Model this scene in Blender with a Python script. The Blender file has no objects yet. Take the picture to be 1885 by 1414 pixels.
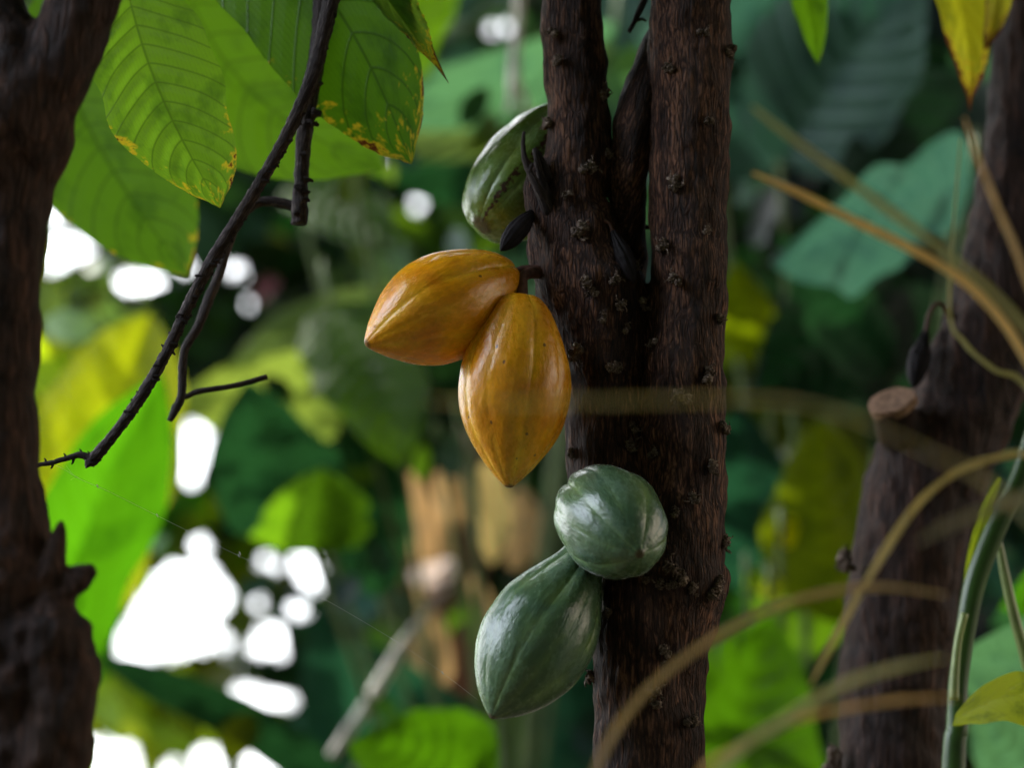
import bpy, bmesh, math, random
from mathutils import Vector, Matrix, noise
from mathutils.bvhtree import BVHTree

random.seed(7)
scene = bpy.context.scene
COL = scene.collection

# ------------------------------------------------------------------ camera
PITCH = math.radians(11.0)
CAMLOC = Vector((0, 0, 1.3))
FPX = 85.0 / 36.0 * 1885.0
cam_data = bpy.data.cameras.new('camera')
cam = bpy.data.objects.new('camera', cam_data)
COL.objects.link(cam)
cam.location = CAMLOC
cam.rotation_euler = (math.pi / 2 + PITCH, 0, 0)
cam_data.lens = 85
cam_data.sensor_width = 36
cam_data.clip_start = 0.05
cam_data.clip_end = 3000
cam_data.dof.use_dof = True
cam_data.dof.focus_distance = 1.985
cam_data.dof.aperture_fstop = 2.7
scene.camera = cam

# ------------------------------------------------------------------ sky + sun + exposure
SUN_EL = math.radians(46)
SUN_DIR = Vector((-0.72, 0.45, 0)).normalized() * math.cos(SUN_EL) + Vector((0, 0, math.sin(SUN_EL)))
SKY_LIGHT = 34.0
world = bpy.data.worlds.new('World')
scene.world = world
world.use_nodes = True
wn = world.node_tree
sky = wn.nodes.new('ShaderNodeTexSky')
sky.sky_type = 'NISHITA'
sky.sun_disc = False
sky.sun_elevation = SUN_EL
sky.sun_rotation = math.atan2(SUN_DIR.x, SUN_DIR.y)
sky.air_density = 1.0
sky.dust_density = 2.0
bg = wn.nodes['Background']
bg.inputs['Strength'].default_value = 0.15
# bright hazy cloud in front of the blue
tc = wn.nodes.new('ShaderNodeTexCoord')
cn = wn.nodes.new('ShaderNodeTexNoise'); cn.inputs['Scale'].default_value = 2.2; cn.inputs['Detail'].default_value = 5
wn.links.new(tc.outputs['Generated'], cn.inputs['Vector'])
cr = wn.nodes.new('ShaderNodeValToRGB')
cr.color_ramp.elements[0].position = 0.36; cr.color_ramp.elements[0].color = (0.55, 0.55, 0.55, 1)
cr.color_ramp.elements[1].position = 0.60; cr.color_ramp.elements[1].color = (1, 1, 1, 1)
wn.links.new(cn.outputs['Fac'], cr.inputs[0])
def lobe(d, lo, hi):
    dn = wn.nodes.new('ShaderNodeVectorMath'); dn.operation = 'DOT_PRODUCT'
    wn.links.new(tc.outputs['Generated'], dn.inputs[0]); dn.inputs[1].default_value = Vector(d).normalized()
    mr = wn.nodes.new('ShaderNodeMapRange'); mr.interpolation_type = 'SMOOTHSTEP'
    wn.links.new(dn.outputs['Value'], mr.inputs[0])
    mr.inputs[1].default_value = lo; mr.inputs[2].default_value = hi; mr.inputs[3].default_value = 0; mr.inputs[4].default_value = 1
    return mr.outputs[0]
# bright lobes added to light pods and bark: towards the back, high left
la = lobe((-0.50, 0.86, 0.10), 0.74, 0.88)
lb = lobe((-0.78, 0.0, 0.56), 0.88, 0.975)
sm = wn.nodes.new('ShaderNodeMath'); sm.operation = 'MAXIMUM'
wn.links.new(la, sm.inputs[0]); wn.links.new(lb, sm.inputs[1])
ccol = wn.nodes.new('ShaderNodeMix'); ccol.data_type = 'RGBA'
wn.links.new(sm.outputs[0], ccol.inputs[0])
ccol.inputs[6].default_value = (SKY_LIGHT * 0.085, SKY_LIGHT * 0.086, SKY_LIGHT * 0.094, 1)
ccol.inputs[7].default_value = (SKY_LIGHT * 0.95, SKY_LIGHT * 0.97, SKY_LIGHT * 1.0, 1)
c2 = wn.nodes.new('ShaderNodeMix'); c2.data_type = 'RGBA'      # brightest added lobe, high on the left, for the pod highlights
wn.links.new(lb, c2.inputs[0]); wn.links.new(ccol.outputs[2], c2.inputs[6]); c2.inputs[7].default_value = (SKY_LIGHT * 1.5, SKY_LIGHT * 1.65, SKY_LIGHT * 1.95, 1)
c3 = wn.nodes.new('ShaderNodeMix'); c3.data_type = 'RGBA'      # warm lobe added low on the right to light the bark
wn.links.new(lobe((0.95, 0.15, 0.22), 0.86, 0.97), c3.inputs[0]); wn.links.new(c2.outputs[2], c3.inputs[6]); c3.inputs[7].default_value = (SKY_LIGHT * 0.48, SKY_LIGHT * 0.40, SKY_LIGHT * 0.31, 1)
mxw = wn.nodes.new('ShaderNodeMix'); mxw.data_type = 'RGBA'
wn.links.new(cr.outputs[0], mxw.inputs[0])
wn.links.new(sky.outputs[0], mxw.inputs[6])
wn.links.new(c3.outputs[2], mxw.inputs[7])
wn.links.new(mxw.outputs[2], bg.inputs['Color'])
sun_data = bpy.data.lights.new('sun', 'SUN')
sun_data.energy = 5.0
sun_data.angle = math.radians(0.5)
sun_data.color = (1.0, 0.95, 0.86)
sun = bpy.data.objects.new('sun', sun_data)
COL.objects.link(sun)
sun.rotation_euler = (-SUN_DIR).to_track_quat('-Z', 'Y').to_euler()
scene.view_settings.view_transform = 'Standard'
scene.view_settings.look = 'None'
scene.view_settings.exposure = 0.3
scene.view_settings.gamma = 1.0
scene.render.engine = 'CYCLES'
scene.cycles.use_denoising = True
scene.cycles.max_bounces = 8
scene.cycles.sample_clamp_indirect = 6.0

# ------------------------------------------------------------------ projection helpers
R_ = Vector((1, 0, 0))
F_ = Vector((0, math.cos(PITCH), math.sin(PITCH)))
U_ = Vector((0, -math.sin(PITCH), math.cos(PITCH)))

def ray(px, py):
    return (F_ + R_ * ((px - 942.5) / FPX) + U_ * ((707.0 - py) / FPX))

def P(px, py, Y):
    d = ray(px, py)
    return CAMLOC + d * (Y / d.y)

def S(px, Y):
    return px * Y * 1.02 / FPX

def proj(v):
    q = v - CAMLOC
    z = q.dot(F_)
    return (942.5 + q.dot(R_) / z * FPX, 707.0 - q.dot(U_) / z * FPX)

# ------------------------------------------------------------------ object helpers
def tag(o, label=None, cat=None, group=None, kind=None):
    if label: o['label'] = label
    if cat: o['category'] = cat
    if group: o['group'] = group
    if kind: o['kind'] = kind
    return o

def empty(name, loc, label=None, cat=None, group=None):
    o = bpy.data.objects.new(name, None)
    COL.objects.link(o)
    o.location = loc
    o.empty_display_size = 0.05
    return tag(o, label, cat, group)

class MB:
    def __init__(s):
        s.v = []; s.f = []; s.uv = []; s.c = []; s.hasuv = False; s.hasc = False
    def add(s, verts, faces, uvs=None, cols=None):
        b = len(s.v)
        s.v.extend(verts)
        s.f.extend([tuple(i + b for i in f) for f in faces])
        if uvs: s.hasuv = True
        if cols: s.hasc = True
        s.uv.extend(uvs if uvs else [(0, 0)] * len(verts))
        s.c.extend(cols if cols else [(1, 1, 1)] * len(verts))
    def build(s, name, mat, parent=None, origin=None, smooth=True):
        o0 = Vector(origin) if origin is not None else Vector((0, 0, 0))
        me = bpy.data.meshes.new(name)
        me.from_pydata([tuple(Vector(v) - o0) for v in s.v], [], s.f)
        if s.hasuv:
            l = me.uv_layers.new(name='UVMap')
            buf = []
            for lp in me.loops: buf.extend(s.uv[lp.vertex_index])
            l.data.foreach_set('uv', buf)
        if s.hasc:
            a = me.attributes.new('tint', 'FLOAT_COLOR', 'POINT')
            buf = []
            for c in s.c: buf.extend((c[0], c[1], c[2], 1.0))
            a.data.foreach_set('color', buf)
        if smooth: me.polygons.foreach_set('use_smooth', [True] * len(me.polygons))
        if mat: me.materials.append(mat)
        me.update()
        o = bpy.data.objects.new(name, me)
        COL.objects.link(o)
        o.location = o0
        if parent:
            o.parent = parent
            o.location = o0 - parent.location
        return o

def catmull(pts, n):
    """pts: list of tuples of floats (any dimension). n samples per span."""
    out = []
    m = len(pts)
    for i in range(m - 1):
        p0 = pts[max(i - 1, 0)]; p1 = pts[i]; p2 = pts[i + 1]; p3 = pts[min(i + 2, m - 1)]
        for k in range(n):
            t = k / n
            out.append(tuple(0.5 * ((2 * b) + (-a + c) * t + (2 * a - 5 * b + 4 * c - d) * t * t + (-a + 3 * b - 3 * c + d) * t ** 3)
                             for a, b, c, d in zip(p0, p1, p2, p3)))
    out.append(tuple(pts[-1]))
    return out

def tube(mb, pts, seg=12, n=6, rough=0.0, rs=60.0, flat=1.0, close=True, col=None, seed=0.0):
    """pts: [(x,y,z,r)]"""
    sp = catmull([tuple(p) for p in pts], n)
    C = [Vector(p[:3]) for p in sp]
    rad = [max(p[3], 1e-5) for p in sp]
    T = []
    for i in range(len(C)):
        a = C[max(i - 1, 0)]; b = C[min(i + 1, len(C) - 1)]
        T.append((b - a).normalized())
    ref = Vector((0, 1, 0)) if abs(T[0].y) < 0.9 else Vector((1, 0, 0))
    nrm = (ref - T[0] * ref.dot(T[0])).normalized()
    verts = []; uvs = []; L = 0.0
    for i in range(len(C)):
        if i:
            L += (C[i] - C[i - 1]).length
            nrm = (nrm - T[i] * nrm.dot(T[i])).normalized()
        bn = T[i].cross(nrm)
        for k in range(seg):
            a = 2 * math.pi * k / seg
            d = nrm * math.cos(a) * flat + bn * math.sin(a)
            r = rad[i]
            if rough:
                q = C[i] + d * r
                r *= 1 + rough * noise.noise(q * rs + Vector((seed, seed, 0)))
            verts.append(C[i] + d * r)
            uvs.append((k / seg, L))
    faces = []
    m = len(C)
    for i in range(m - 1):
        for k in range(seg):
            k2 = (k + 1) % seg
            faces.append((i * seg + k, i * seg + k2, (i + 1) * seg + k2, (i + 1) * seg + k))
    if close:
        faces.append(tuple(range(seg - 1, -1, -1)))
        faces.append(tuple((m - 1) * seg + k for k in range(seg)))
    mb.add(verts, faces, uvs, [col] * len(verts) if col else None)

# ------------------------------------------------------------------ materials
class NT:
    def __init__(s, name):
        s.m = bpy.data.materials.new(name)
        s.m.use_nodes = True
        s.t = s.m.node_tree
        s.bsdf = s.t.nodes['Principled BSDF']
        s.out = s.t.nodes['Material Output']
    def n(s, typ, **kw):
        o = s.t.nodes.new(typ)
        for k, v in kw.items():
            if k.startswith('i_'): o.inputs[int(k[2:])].default_value = v
            else: setattr(o, k, v)
        return o
    def l(s, a, b): s.t.links.new(a, b)
    def math(s, op, a, b=None, clamp=False):
        o = s.n('ShaderNodeMath', operation=op, use_clamp=clamp)
        for i, x in enumerate((a, b)):
            if x is None: continue
            if isinstance(x, (int, float)): o.inputs[i].default_value = x
            else: s.l(x, o.inputs[i])
        return o.outputs[0]
    def noise(s, vec, scale, detail=4.0, rough=0.55, dist=0.0):
        o = s.n('ShaderNodeTexNoise')
        o.inputs['Scale'].default_value = scale
        o.inputs['Detail'].default_value = detail
        o.inputs['Roughness'].default_value = rough
        o.inputs['Distortion'].default_value = dist
        if vec is not None: s.l(vec, o.inputs['Vector'])
        return o.outputs['Fac']
    def mapping(s, vec, scale=(1, 1, 1), rot=(0, 0, 0), loc=(0, 0, 0)):
        o = s.n('ShaderNodeMapping')
        o.inputs['Scale'].default_value = scale
        o.inputs['Rotation'].default_value = rot
        o.inputs['Location'].default_value = loc
        s.l(vec, o.inputs['Vector'])
        return o.outputs[0]
    def ramp(s, fac, stops, interp='LINEAR'):
        o = s.n('ShaderNodeValToRGB')
        cr = o.color_ramp
        cr.interpolation = interp
        while len(cr.elements) > 1: cr.elements.remove(cr.elements[-1])
        cr.elements[0].position = stops[0][0]
        cr.elements[0].color = tuple(stops[0][1]) + (1,)
        for p, c in stops[1:]:
            e = cr.elements.new(p); e.color = tuple(c) + (1,)
        s.l(fac, o.inputs[0])
        return o.outputs[0]
    def mix(s, fac, a, b, mode='MIX'):
        o = s.n('ShaderNodeMix', data_type='RGBA', blend_type=mode)
        for i, x in ((0, fac), (6, a), (7, b)):
            if isinstance(x, (int, float)): o.inputs[i].default_value = x
            elif isinstance(x, tuple): o.inputs[i].default_value = x + (1,) if len(x) == 3 else x
            else: s.l(x, o.inputs[i])
        return o.outputs[2]
    def bump(s, h, dist, strength=1.0, normal=None):
        o = s.n('ShaderNodeBump')
        o.inputs['Distance'].default_value = dist
        o.inputs['Strength'].default_value = strength
        s.l(h, o.inputs['Height'])
        if normal is not None: s.l(normal, o.inputs['Normal'])
        return o.outputs[0]

def bark_material(name, dark, mid, light, bump_d=0.0022, scale=1.0, use_uv=False, grey=(0.20, 0.17, 0.155), lo=0.39, hi=0.63):
    t = NT(name)
    if use_uv:
        co = t.mapping(t.n('ShaderNodeUVMap').outputs[0], (0.05, 0.0, 1.0))
        sx = t.n('ShaderNodeSeparateXYZ'); t.l(t.n('ShaderNodeUVMap').outputs[0], sx.inputs[0])
        cx = t.n('ShaderNodeCombineXYZ')
        t.l(t.math('MULTIPLY', sx.outputs[0], 0.05), cx.inputs[0]); t.l(sx.outputs[1], cx.inputs[2])
        co = cx.outputs[0]
    else:
        co = t.n('ShaderNodeTexCoord').outputs['Object']
    # warp so the fibres wander
    w = t.n('ShaderNodeTexNoise'); w.inputs['Scale'].default_value = 45 * scale; w.inputs['Detail'].default_value = 3
    t.l(co, w.inputs['Vector'])
    vm = t.n('ShaderNodeVectorMath', operation='MULTIPLY_ADD')
    t.l(w.outputs['Color'], vm.inputs[0]); vm.inputs[1].default_value = (0.0035 / scale,) * 3; t.l(co, vm.inputs[2])
    cw = vm.outputs[0]
    n1 = t.noise(t.mapping(cw, (300 * scale, 300 * scale, 24 * scale)), 1.0, 6, 0.72, 0.4)
    n2 = t.noise(t.mapping(cw, (700 * scale, 700 * scale, 90 * scale)), 1.0, 4, 0.7, 0.3)
    n3 = t.noise(t.mapping(co, (24, 24, 9)), 1.0, 4, 0.65)
    vo = t.n('ShaderNodeTexVoronoi', feature='DISTANCE_TO_EDGE')
    t.l(t.mapping(cw, (300 * scale, 300 * scale, 48 * scale)), vo.inputs['Vector'])
    vo.inputs['Scale'].default_value = 1.0
    crack = t.math('MULTIPLY', t.math('MINIMUM', vo.outputs['Distance'], 0.22), 4.5)
    h = t.math('ADD', t.math('MULTIPLY', n1, 1.3), t.math('MULTIPLY', n2, 0.6))
    h = t.math('ADD', h, t.math('MULTIPLY', crack, 0.45))
    fac = t.math('ADD', t.math('MULTIPLY', n1, 0.45), t.math('MULTIPLY', n2, 0.42))
    fac = t.math('ADD', fac, t.math('MULTIPLY', crack, 0.10))
    nbig = t.noise(t.mapping(co, (1, 1, 0.4), loc=(3, 1, 0)), 38, 4, 0.6)
    n4 = t.noise(t.mapping(cw, (150 * scale, 150 * scale, 14 * scale)), 1.0, 5, 0.7, 0.8)
    fac = t.math('ADD', t.math('MULTIPLY', fac, 0.72), t.math('MULTIPLY', n4, 0.28))
    fac = t.math('ADD', fac, t.math('MULTIPLY', t.math('SUBTRACT', nbig, 0.5), 0.32))
    h = t.math('ADD', h, t.math('MULTIPLY', n4, 1.6))
    c = t.ramp(fac, [(lo, dark), ((lo + hi) / 2, mid), (hi, light)])
    lich = t.noise(t.mapping(co, (1, 1, 0.6), loc=(7, 2, 5)), 85, 6, 0.75, 0.6)
    c = t.mix(t.ramp(lich, [(0.62, (0, 0, 0)), (0.70, (0.55, 0.55, 0.55))]), c, tuple(min(1, x * 0.8 + 0.06) for x in light))
    c = t.mix(t.ramp(n3, [(0.5, (0, 0, 0)), (0.75, (0.6, 0.6, 0.6))]), c, t.mix(0.25, c, grey))
    t.l(c, t.bsdf.inputs['Base Color'])
    t.bsdf.inputs['Roughness'].default_value = 0.7
    t.bsdf.inputs['Specular IOR Level'].default_value = 0.22
    t.l(t.bump(h, bump_d), t.bsdf.inputs['Normal'])
    return t.m

BARK = bark_material('bark', (0.007, 0.003, 0.002), (0.058, 0.025, 0.014), (0.32, 0.15, 0.085), bump_d=0.0045)
BARK_FAR = bark_material('bark_soft', (0.007, 0.003, 0.002), (0.034, 0.015, 0.009), (0.10, 0.045, 0.027), scale=0.5)
TWIG = bark_material('twig_bark', (0.010, 0.007, 0.007), (0.035, 0.024, 0.021), (0.15, 0.115, 0.10), bump_d=0.0010, scale=1.4, use_uv=True)
CUSHION = bark_material('cushion_bark', (0.018, 0.012, 0.009), (0.15, 0.105, 0.075), (0.46, 0.36, 0.27), bump_d=0.0006, scale=2.5)

def plain(name, col, rough=0.6, nscale=60.0, var=0.35, spec=0.4, bump_d=0.0):
    t = NT(name)
    co = t.n('ShaderNodeTexCoord').outputs['Object']
    n = t.noise(co, nscale, 4, 0.6)
    lo = tuple(c * (1 - var) for c in col); hi = tuple(min(1, c * (1 + var)) for c in col)
    t.l(t.ramp(n, [(0.3, lo), (0.7, hi)]), t.bsdf.inputs['Base Color'])
    t.bsdf.inputs['Roughness'].default_value = rough
    t.bsdf.inputs['Specular IOR Level'].default_value = spec
    if bump_d: t.l(t.bump(n, bump_d), t.bsdf.inputs['Normal'])
    return t.m

def leaf_material(name, col, trans=None, disease=0.0, vein=0.5, tmix=0.5, rough=0.42, nv=13.0, tip=0.0, seed=0.0, bump_d=0.0018):
    """u across the blade (0..1), v from base to tip. diseased margin: yellow then rust."""
    t = NT(name)
    if trans is None: trans = (min(1, col[0] * 2.4 + 0.02), min(1, col[1] * 2.2), col[2] * 0.5)
    uv = t.n('ShaderNodeUVMap').outputs[0]
    sep = t.n('ShaderNodeSeparateXYZ'); t.l(uv, sep.inputs[0])
    u, v = sep.outputs[0], sep.outputs[1]
    au = t.math('ABSOLUTE', t.math('SUBTRACT', u, 0.5))          # 0 at midrib .. 0.5 edge
    au2 = t.math('POWER', au, 1.25)
    ph = t.math('SUBTRACT', t.math('MULTIPLY', v, nv), t.math('MULTIPLY', au2, 5.2))
    fr = t.math('ABSOLUTE', t.math('SUBTRACT', t.math('FRACT', ph), 0.5))     # 0 in the middle of a vein
    lat = t.math('SUBTRACT', 1.0, t.math('MULTIPLY', fr, 14.0), clamp=True)
    mid = t.math('SUBTRACT', 1.0, t.math('MULTIPLY', au, 60.0), clamp=True)
    co = t.n('ShaderNodeTexCoord').outputs['Object']
    fine = t.noise(t.mapping(uv, (1, 1, 1), loc=(seed, seed, 0)), 60, 3, 0.6)
    big = t.noise(t.mapping(uv, (1, 1.6, 1), loc=(seed, 0, 0)), 3.5, 4, 0.6)
    # cross veins
    cr = t.math('ABSOLUTE', t.math('SUBTRACT', t.math('FRACT', t.math('MULTIPLY', t.math('ADD', au, t.math('MULTIPLY', fine, 0.03)), 34.0)), 0.5))
    cross = t.math('SUBTRACT', 1.0, t.math('MULTIPLY', cr, 5.0), clamp=True)
    vn = t.math('MAXIMUM', t.math('MAXIMUM', lat, mid), t.math('MULTIPLY', cross, 0.22))
    vary = t.math('ADD', t.math('MULTIPLY', big, 0.7), 0.65)
    def shade(c):
        a = t.mix(1.0, c, t.ramp(vary, [(0.86, (0.62, 0.66, 0.7)), (1.12, (1.3, 1.22, 1.0))]), 'MULTIPLY')
        return t.mix(t.math('MULTIPLY', vn, vein), a, tuple(x * 0.42 for x in c))
    cd, ct = shade(col), shade(trans)
    if disease > 0 or tip > 0:
        edge = t.math('MULTIPLY', au, 2.0)
        dn = t.noise(t.mapping(uv, (1.0, 2.6, 1), loc=(seed * 3, 0, 0)), 10, 4, 0.62)
        pres = t.ramp(t.noise(t.mapping(uv, (1.0, 2.2, 1), loc=(seed * 5, 2, 0)), 2.6, 2, 0.5), [(0.42, (0.25, 0.25, 0.25)), (0.6, (1, 1, 1))])
        e1 = t.math('MULTIPLY', t.math('POWER', edge, 5.0), 0.42)
        e2 = t.math('POWER', v, 5.0)
        amt = t.math('MULTIPLY', t.math('MULTIPLY', e1, t.math('POWER', v, 2.2)), disease * 1.25)
        amt = t.math('MULTIPLY', amt, pres)
        amt = t.math('ADD', amt, t.math('MULTIPLY', e2, 0.21 * disease + tip))
        s = t.math('ADD', amt, t.math('MULTIPLY', t.math('SUBTRACT', dn, 0.5), t.math('MULTIPLY', amt, 9.0, clamp=True)))
        yel = t.ramp(s, [(0.16, (0, 0, 0)), (0.25, (1, 1, 1))])
        brn = t.ramp(s, [(0.29, (0, 0, 0)), (0.34, (1, 1, 1))])
        cd = t.mix(yel, cd, (0.42, 0.33, 0.015)); cd = t.mix(brn, cd, (0.10, 0.028, 0.008))
        ct = t.mix(yel, ct, (0.85, 0.62, 0.02)); ct = t.mix(brn, ct, (0.16, 0.035, 0.006))
    bs = t.bsdf
    t.l(cd, bs.inputs['Base Color'])
    bs.inputs['Roughness'].default_value = rough
    bs.inputs['Specular IOR Level'].default_value = 0.5
    h = t.math('SUBTRACT', t.math('MULTIPLY', t.math('MULTIPLY', fr, fr), -0.8), t.math('MULTIPLY', cross, 0.16))
    h = t.math('SUBTRACT', h, t.math('MULTIPLY', lat, 0.25))
    h = t.math('ADD', h, t.math('MULTIPLY', fine, 0.12))
    nb = t.bump(h, bump_d)
    t.l(nb, bs.inputs['Normal'])
    tr = t.n('ShaderNodeBsdfTranslucent')
    t.l(ct, tr.inputs[0])
    mx = t.n('ShaderNodeMixShader'); mx.inputs[0].default_value = tmix
    t.l(bs.outputs[0], mx.inputs[1]); t.l(tr.outputs[0], mx.inputs[2])
    t.l(mx.outputs[0], t.out.inputs[0])
    return t.m

def tint_leaf_material(name, tmix=0.45, rough=0.4):
    t = NT(name)
    at = t.n('ShaderNodeAttribute', attribute_name='tint')
    uv = t.n('ShaderNodeUVMap').outputs[0]
    n = t.noise(uv, 6, 3, 0.6)
    c = t.mix(1.0, at.outputs['Color'], t.ramp(n, [(0.3, (0.6, 0.6, 0.6)), (0.7, (1.3, 1.3, 1.2))]), 'MULTIPLY')
    t.l(c, t.bsdf.inputs['Base Color'])
    t.bsdf.inputs['Roughness'].default_value = rough
    tr = t.n('ShaderNodeBsdfTranslucent')
    ct = t.mix(1.0, c, (2.2, 2.0, 0.6), 'MULTIPLY')
    t.l(ct, tr.inputs[0])
    mx = t.n('ShaderNodeMixShader'); mx.inputs[0].default_value = tmix
    t.l(t.bsdf.outputs[0], mx.inputs[1]); t.l(tr.outputs[0], mx.inputs[2])
    t.l(mx.outputs[0], t.out.inputs[0])
    return t.m

def pod_material(name, base, ridge_c, low_c, spot=0.15, scars=False, rough=0.33, bloom=None, L=0.16):
    t = NT(name)
    at = t.n('ShaderNodeAttribute', attribute_name='tint')
    sp = t.n('ShaderNodeSeparateColor'); t.l(at.outputs['Color'], sp.inputs[0])
    ridge, tt, sec = sp.outputs[0], sp.outputs[1], sp.outputs[2]
    co = t.n('ShaderNodeTexCoord').outputs['Object']
    nb = t.noise(t.mapping(co, (1, 1, 0.35)), 55, 5, 0.62, 0.4)
    nf = t.noise(t.mapping(co, (1, 1, 0.5)), 420, 4, 0.6)
    ns = t.noise(co, 30, 3, 0.5)
    f = t.math('ADD', t.math('MULTIPLY', ridge, 0.9), t.math('MULTIPLY', t.math('SUBTRACT', nb, 0.45), 1.5), clamp=True)
    c = t.mix(f, base, ridge_c)
    c = t.mix(t.ramp(ns, [(0.45, (0, 0, 0)), (0.7, (1, 1, 1))]), c, low_c)
    if bloom:
        c = t.mix(t.ramp(nb, [(0.42, (0, 0, 0)), (0.7, (0.75, 0.75, 0.75))]), c, bloom)
    # brown flecks
    vo = t.n('ShaderNodeTexVoronoi', feature='F1'); vo.inputs['Scale'].default_value = 150
    vo.inputs['Randomness'].default_value = 1.0
    t.l(t.mapping(co, (1, 1, 0.7)), vo.inputs['Vector'])
    sel = t.n('ShaderNodeSeparateColor'); t.l(vo.outputs['Color'], sel.inputs[0])
    fl = t.math('MULTIPLY', t.math('LESS_THAN', t.math('ADD', vo.outputs['Distance'], t.math('MULTIPLY', nf, 0.3)), 0.32), t.math('LESS_THAN', sel.outputs[0], spot))
    c = t.mix(t.math('MULTIPLY', fl, 0.85), c, (0.09, 0.03, 0.01))
    nm = t.noise(t.mapping(co, (1, 1, 0.6)), 240, 3, 0.7)
    c = t.mix(1.0, c, t.ramp(nm, [(0.3, (0.84, 0.84, 0.84)), (0.72, (1.14, 1.14, 1.14))]), 'MULTIPLY')
    c = t.mix(t.ramp(tt, [(0.984, (0, 0, 0)), (0.995, (0.8, 0.8, 0.8))]), c, (0.07, 0.035, 0.015))
    nk = t.noise(t.mapping(co, (1, 1, 1.0)), 130, 5, 0.75, 0.5)
    c = t.mix(t.ramp(nk, [(0.69, (0, 0, 0)), (0.72, (0.6, 0.6, 0.6))]), c, t.mix(0.75, c, (0.06, 0.03, 0.01)))
    r = t.math('ADD', rough, t.math('ADD', t.math('MULTIPLY', t.math('SUBTRACT', nb, 0.5), 0.35), t.math('MULTIPLY', t.math('SUBTRACT', nm, 0.5), 0.35)))
    if scars:
        s1 = t.noise(co, 120, 6, 0.75, 0.3)
        band = t.math('MULTIPLY', sec, 0.27)
        sc = t.ramp(t.math('ADD', s1, band), [(0.72, (0, 0, 0)), (0.75, (1, 1, 1))])
        c = t.mix(sc, c, (0.05, 0.02, 0.012))
    t.l(c, t.bsdf.inputs['Base Color'])
    t.l(r, t.bsdf.inputs['Roughness'])
    t.bsdf.inputs['Specular IOR Level'].default_value = 0.55
    t.bsdf.inputs['Sheen Weight'].default_value = 0.45
    t.bsdf.inputs['Sheen Roughness'].default_value = 0.12
    t.bsdf.inputs['Subsurface Weight'].default_value = 0.12
    t.bsdf.inputs['Subsurface Radius'].default_value = (0.6, 0.3, 0.08)
    t.bsdf.inputs['Subsurface Scale'].default_value = 0.006
    h = t.math('ADD', t.math('MULTIPLY', nb, 1.0), t.math('ADD', t.math('MULTIPLY', nf, 0.10), t.math('MULTIPLY', nm, 0.16)))
    t.l(t.bump(h, 0.0021), t.bsdf.inputs['Normal'])
    return t.m

# ------------------------------------------------------------------ ground
def soil():
    t = NT('leaf_litter_soil')
    co = t.n('ShaderNodeTexCoord').outputs['Object']
    n = t.noise(co, 3, 6, 0.7); n2 = t.noise(co, 40, 4, 0.6)
    t.l(t.mix(n2, t.ramp(n, [(0.3, (0.03, 0.02, 0.012)), (0.7, (0.10, 0.065, 0.035))]), (0.05, 0.05, 0.02)), t.bsdf.inputs['Base Color'])
    t.bsdf.inputs['Roughness'].default_value = 0.95
    t.l(t.bump(n2, 0.02), t.bsdf.inputs['Normal'])
    return t.m
mb = MB()
G = 1500.0
mb.add([(-G, -G, 0), (G, -G, 0), (G, G, 0), (-G, G, 0)], [(0, 1, 2, 3)])
g = mb.build('ground', soil(), smooth=False)
tag(g, kind='structure')

# ------------------------------------------------------------------ main cacao tree
YT = 2.0
def stem_pts(lst, Y=YT):
    """[(px, py, radius_px, dY)] -> [(x,y,z,r)]"""
    out = []
    for e in lst:
        y = Y + (e[3] if len(e) > 3 else 0)
        p = P(e[0], e[1], y)
        out.append((p.x, p.y, p.z, S(e[2], y)))
    return out

def remeshed(mb, voxel, smooth_it=6):
    tmp = mb.build('tmp', None)
    m = tmp.modifiers.new('r', 'REMESH'); m.mode = 'VOXEL'; m.voxel_size = voxel
    s = tmp.modifiers.new('s', 'SMOOTH'); s.factor = 0.5; s.iterations = smooth_it
    dg = bpy.context.evaluated_depsgraph_get()
    me = bpy.data.meshes.new_from_object(tmp.evaluated_get(dg))
    bpy.data.objects.remove(tmp)
    return me

def bark_displace(me, amp, fs=85.0, zs=9.0, lump=0.0016):
    me.update()
    vn = [v.normal.copy() for v in me.vertices]
    for v, nn in zip(me.vertices, vn):
        c = v.co
        h = noise.noise(Vector((c.x * fs, c.y * fs, c.z * zs)))
        h = 1 - abs(h) * 2.2
        h2 = noise.noise(Vector((c.x * fs * 2.3, c.y * fs * 2.3, c.z * zs * 4)))
        h3 = noise.noise(c * 22) + 0.6 * noise.noise(c * 60)
        v.co = c + nn * (amp * (h * 0.6 + h2 * 0.5) + lump * h3)

def mesh_obj(name, me, mat, parent):
    me.name = name
    me.materials.clear(); me.materials.append(mat)
    me.polygons.foreach_set('use_smooth', [True] * len(me.polygons))
    o = bpy.data.objects.new(name, me)
    COL.objects.link(o)
    if parent:
        o.parent = parent
        o.location = -parent.location
    return o

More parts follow.
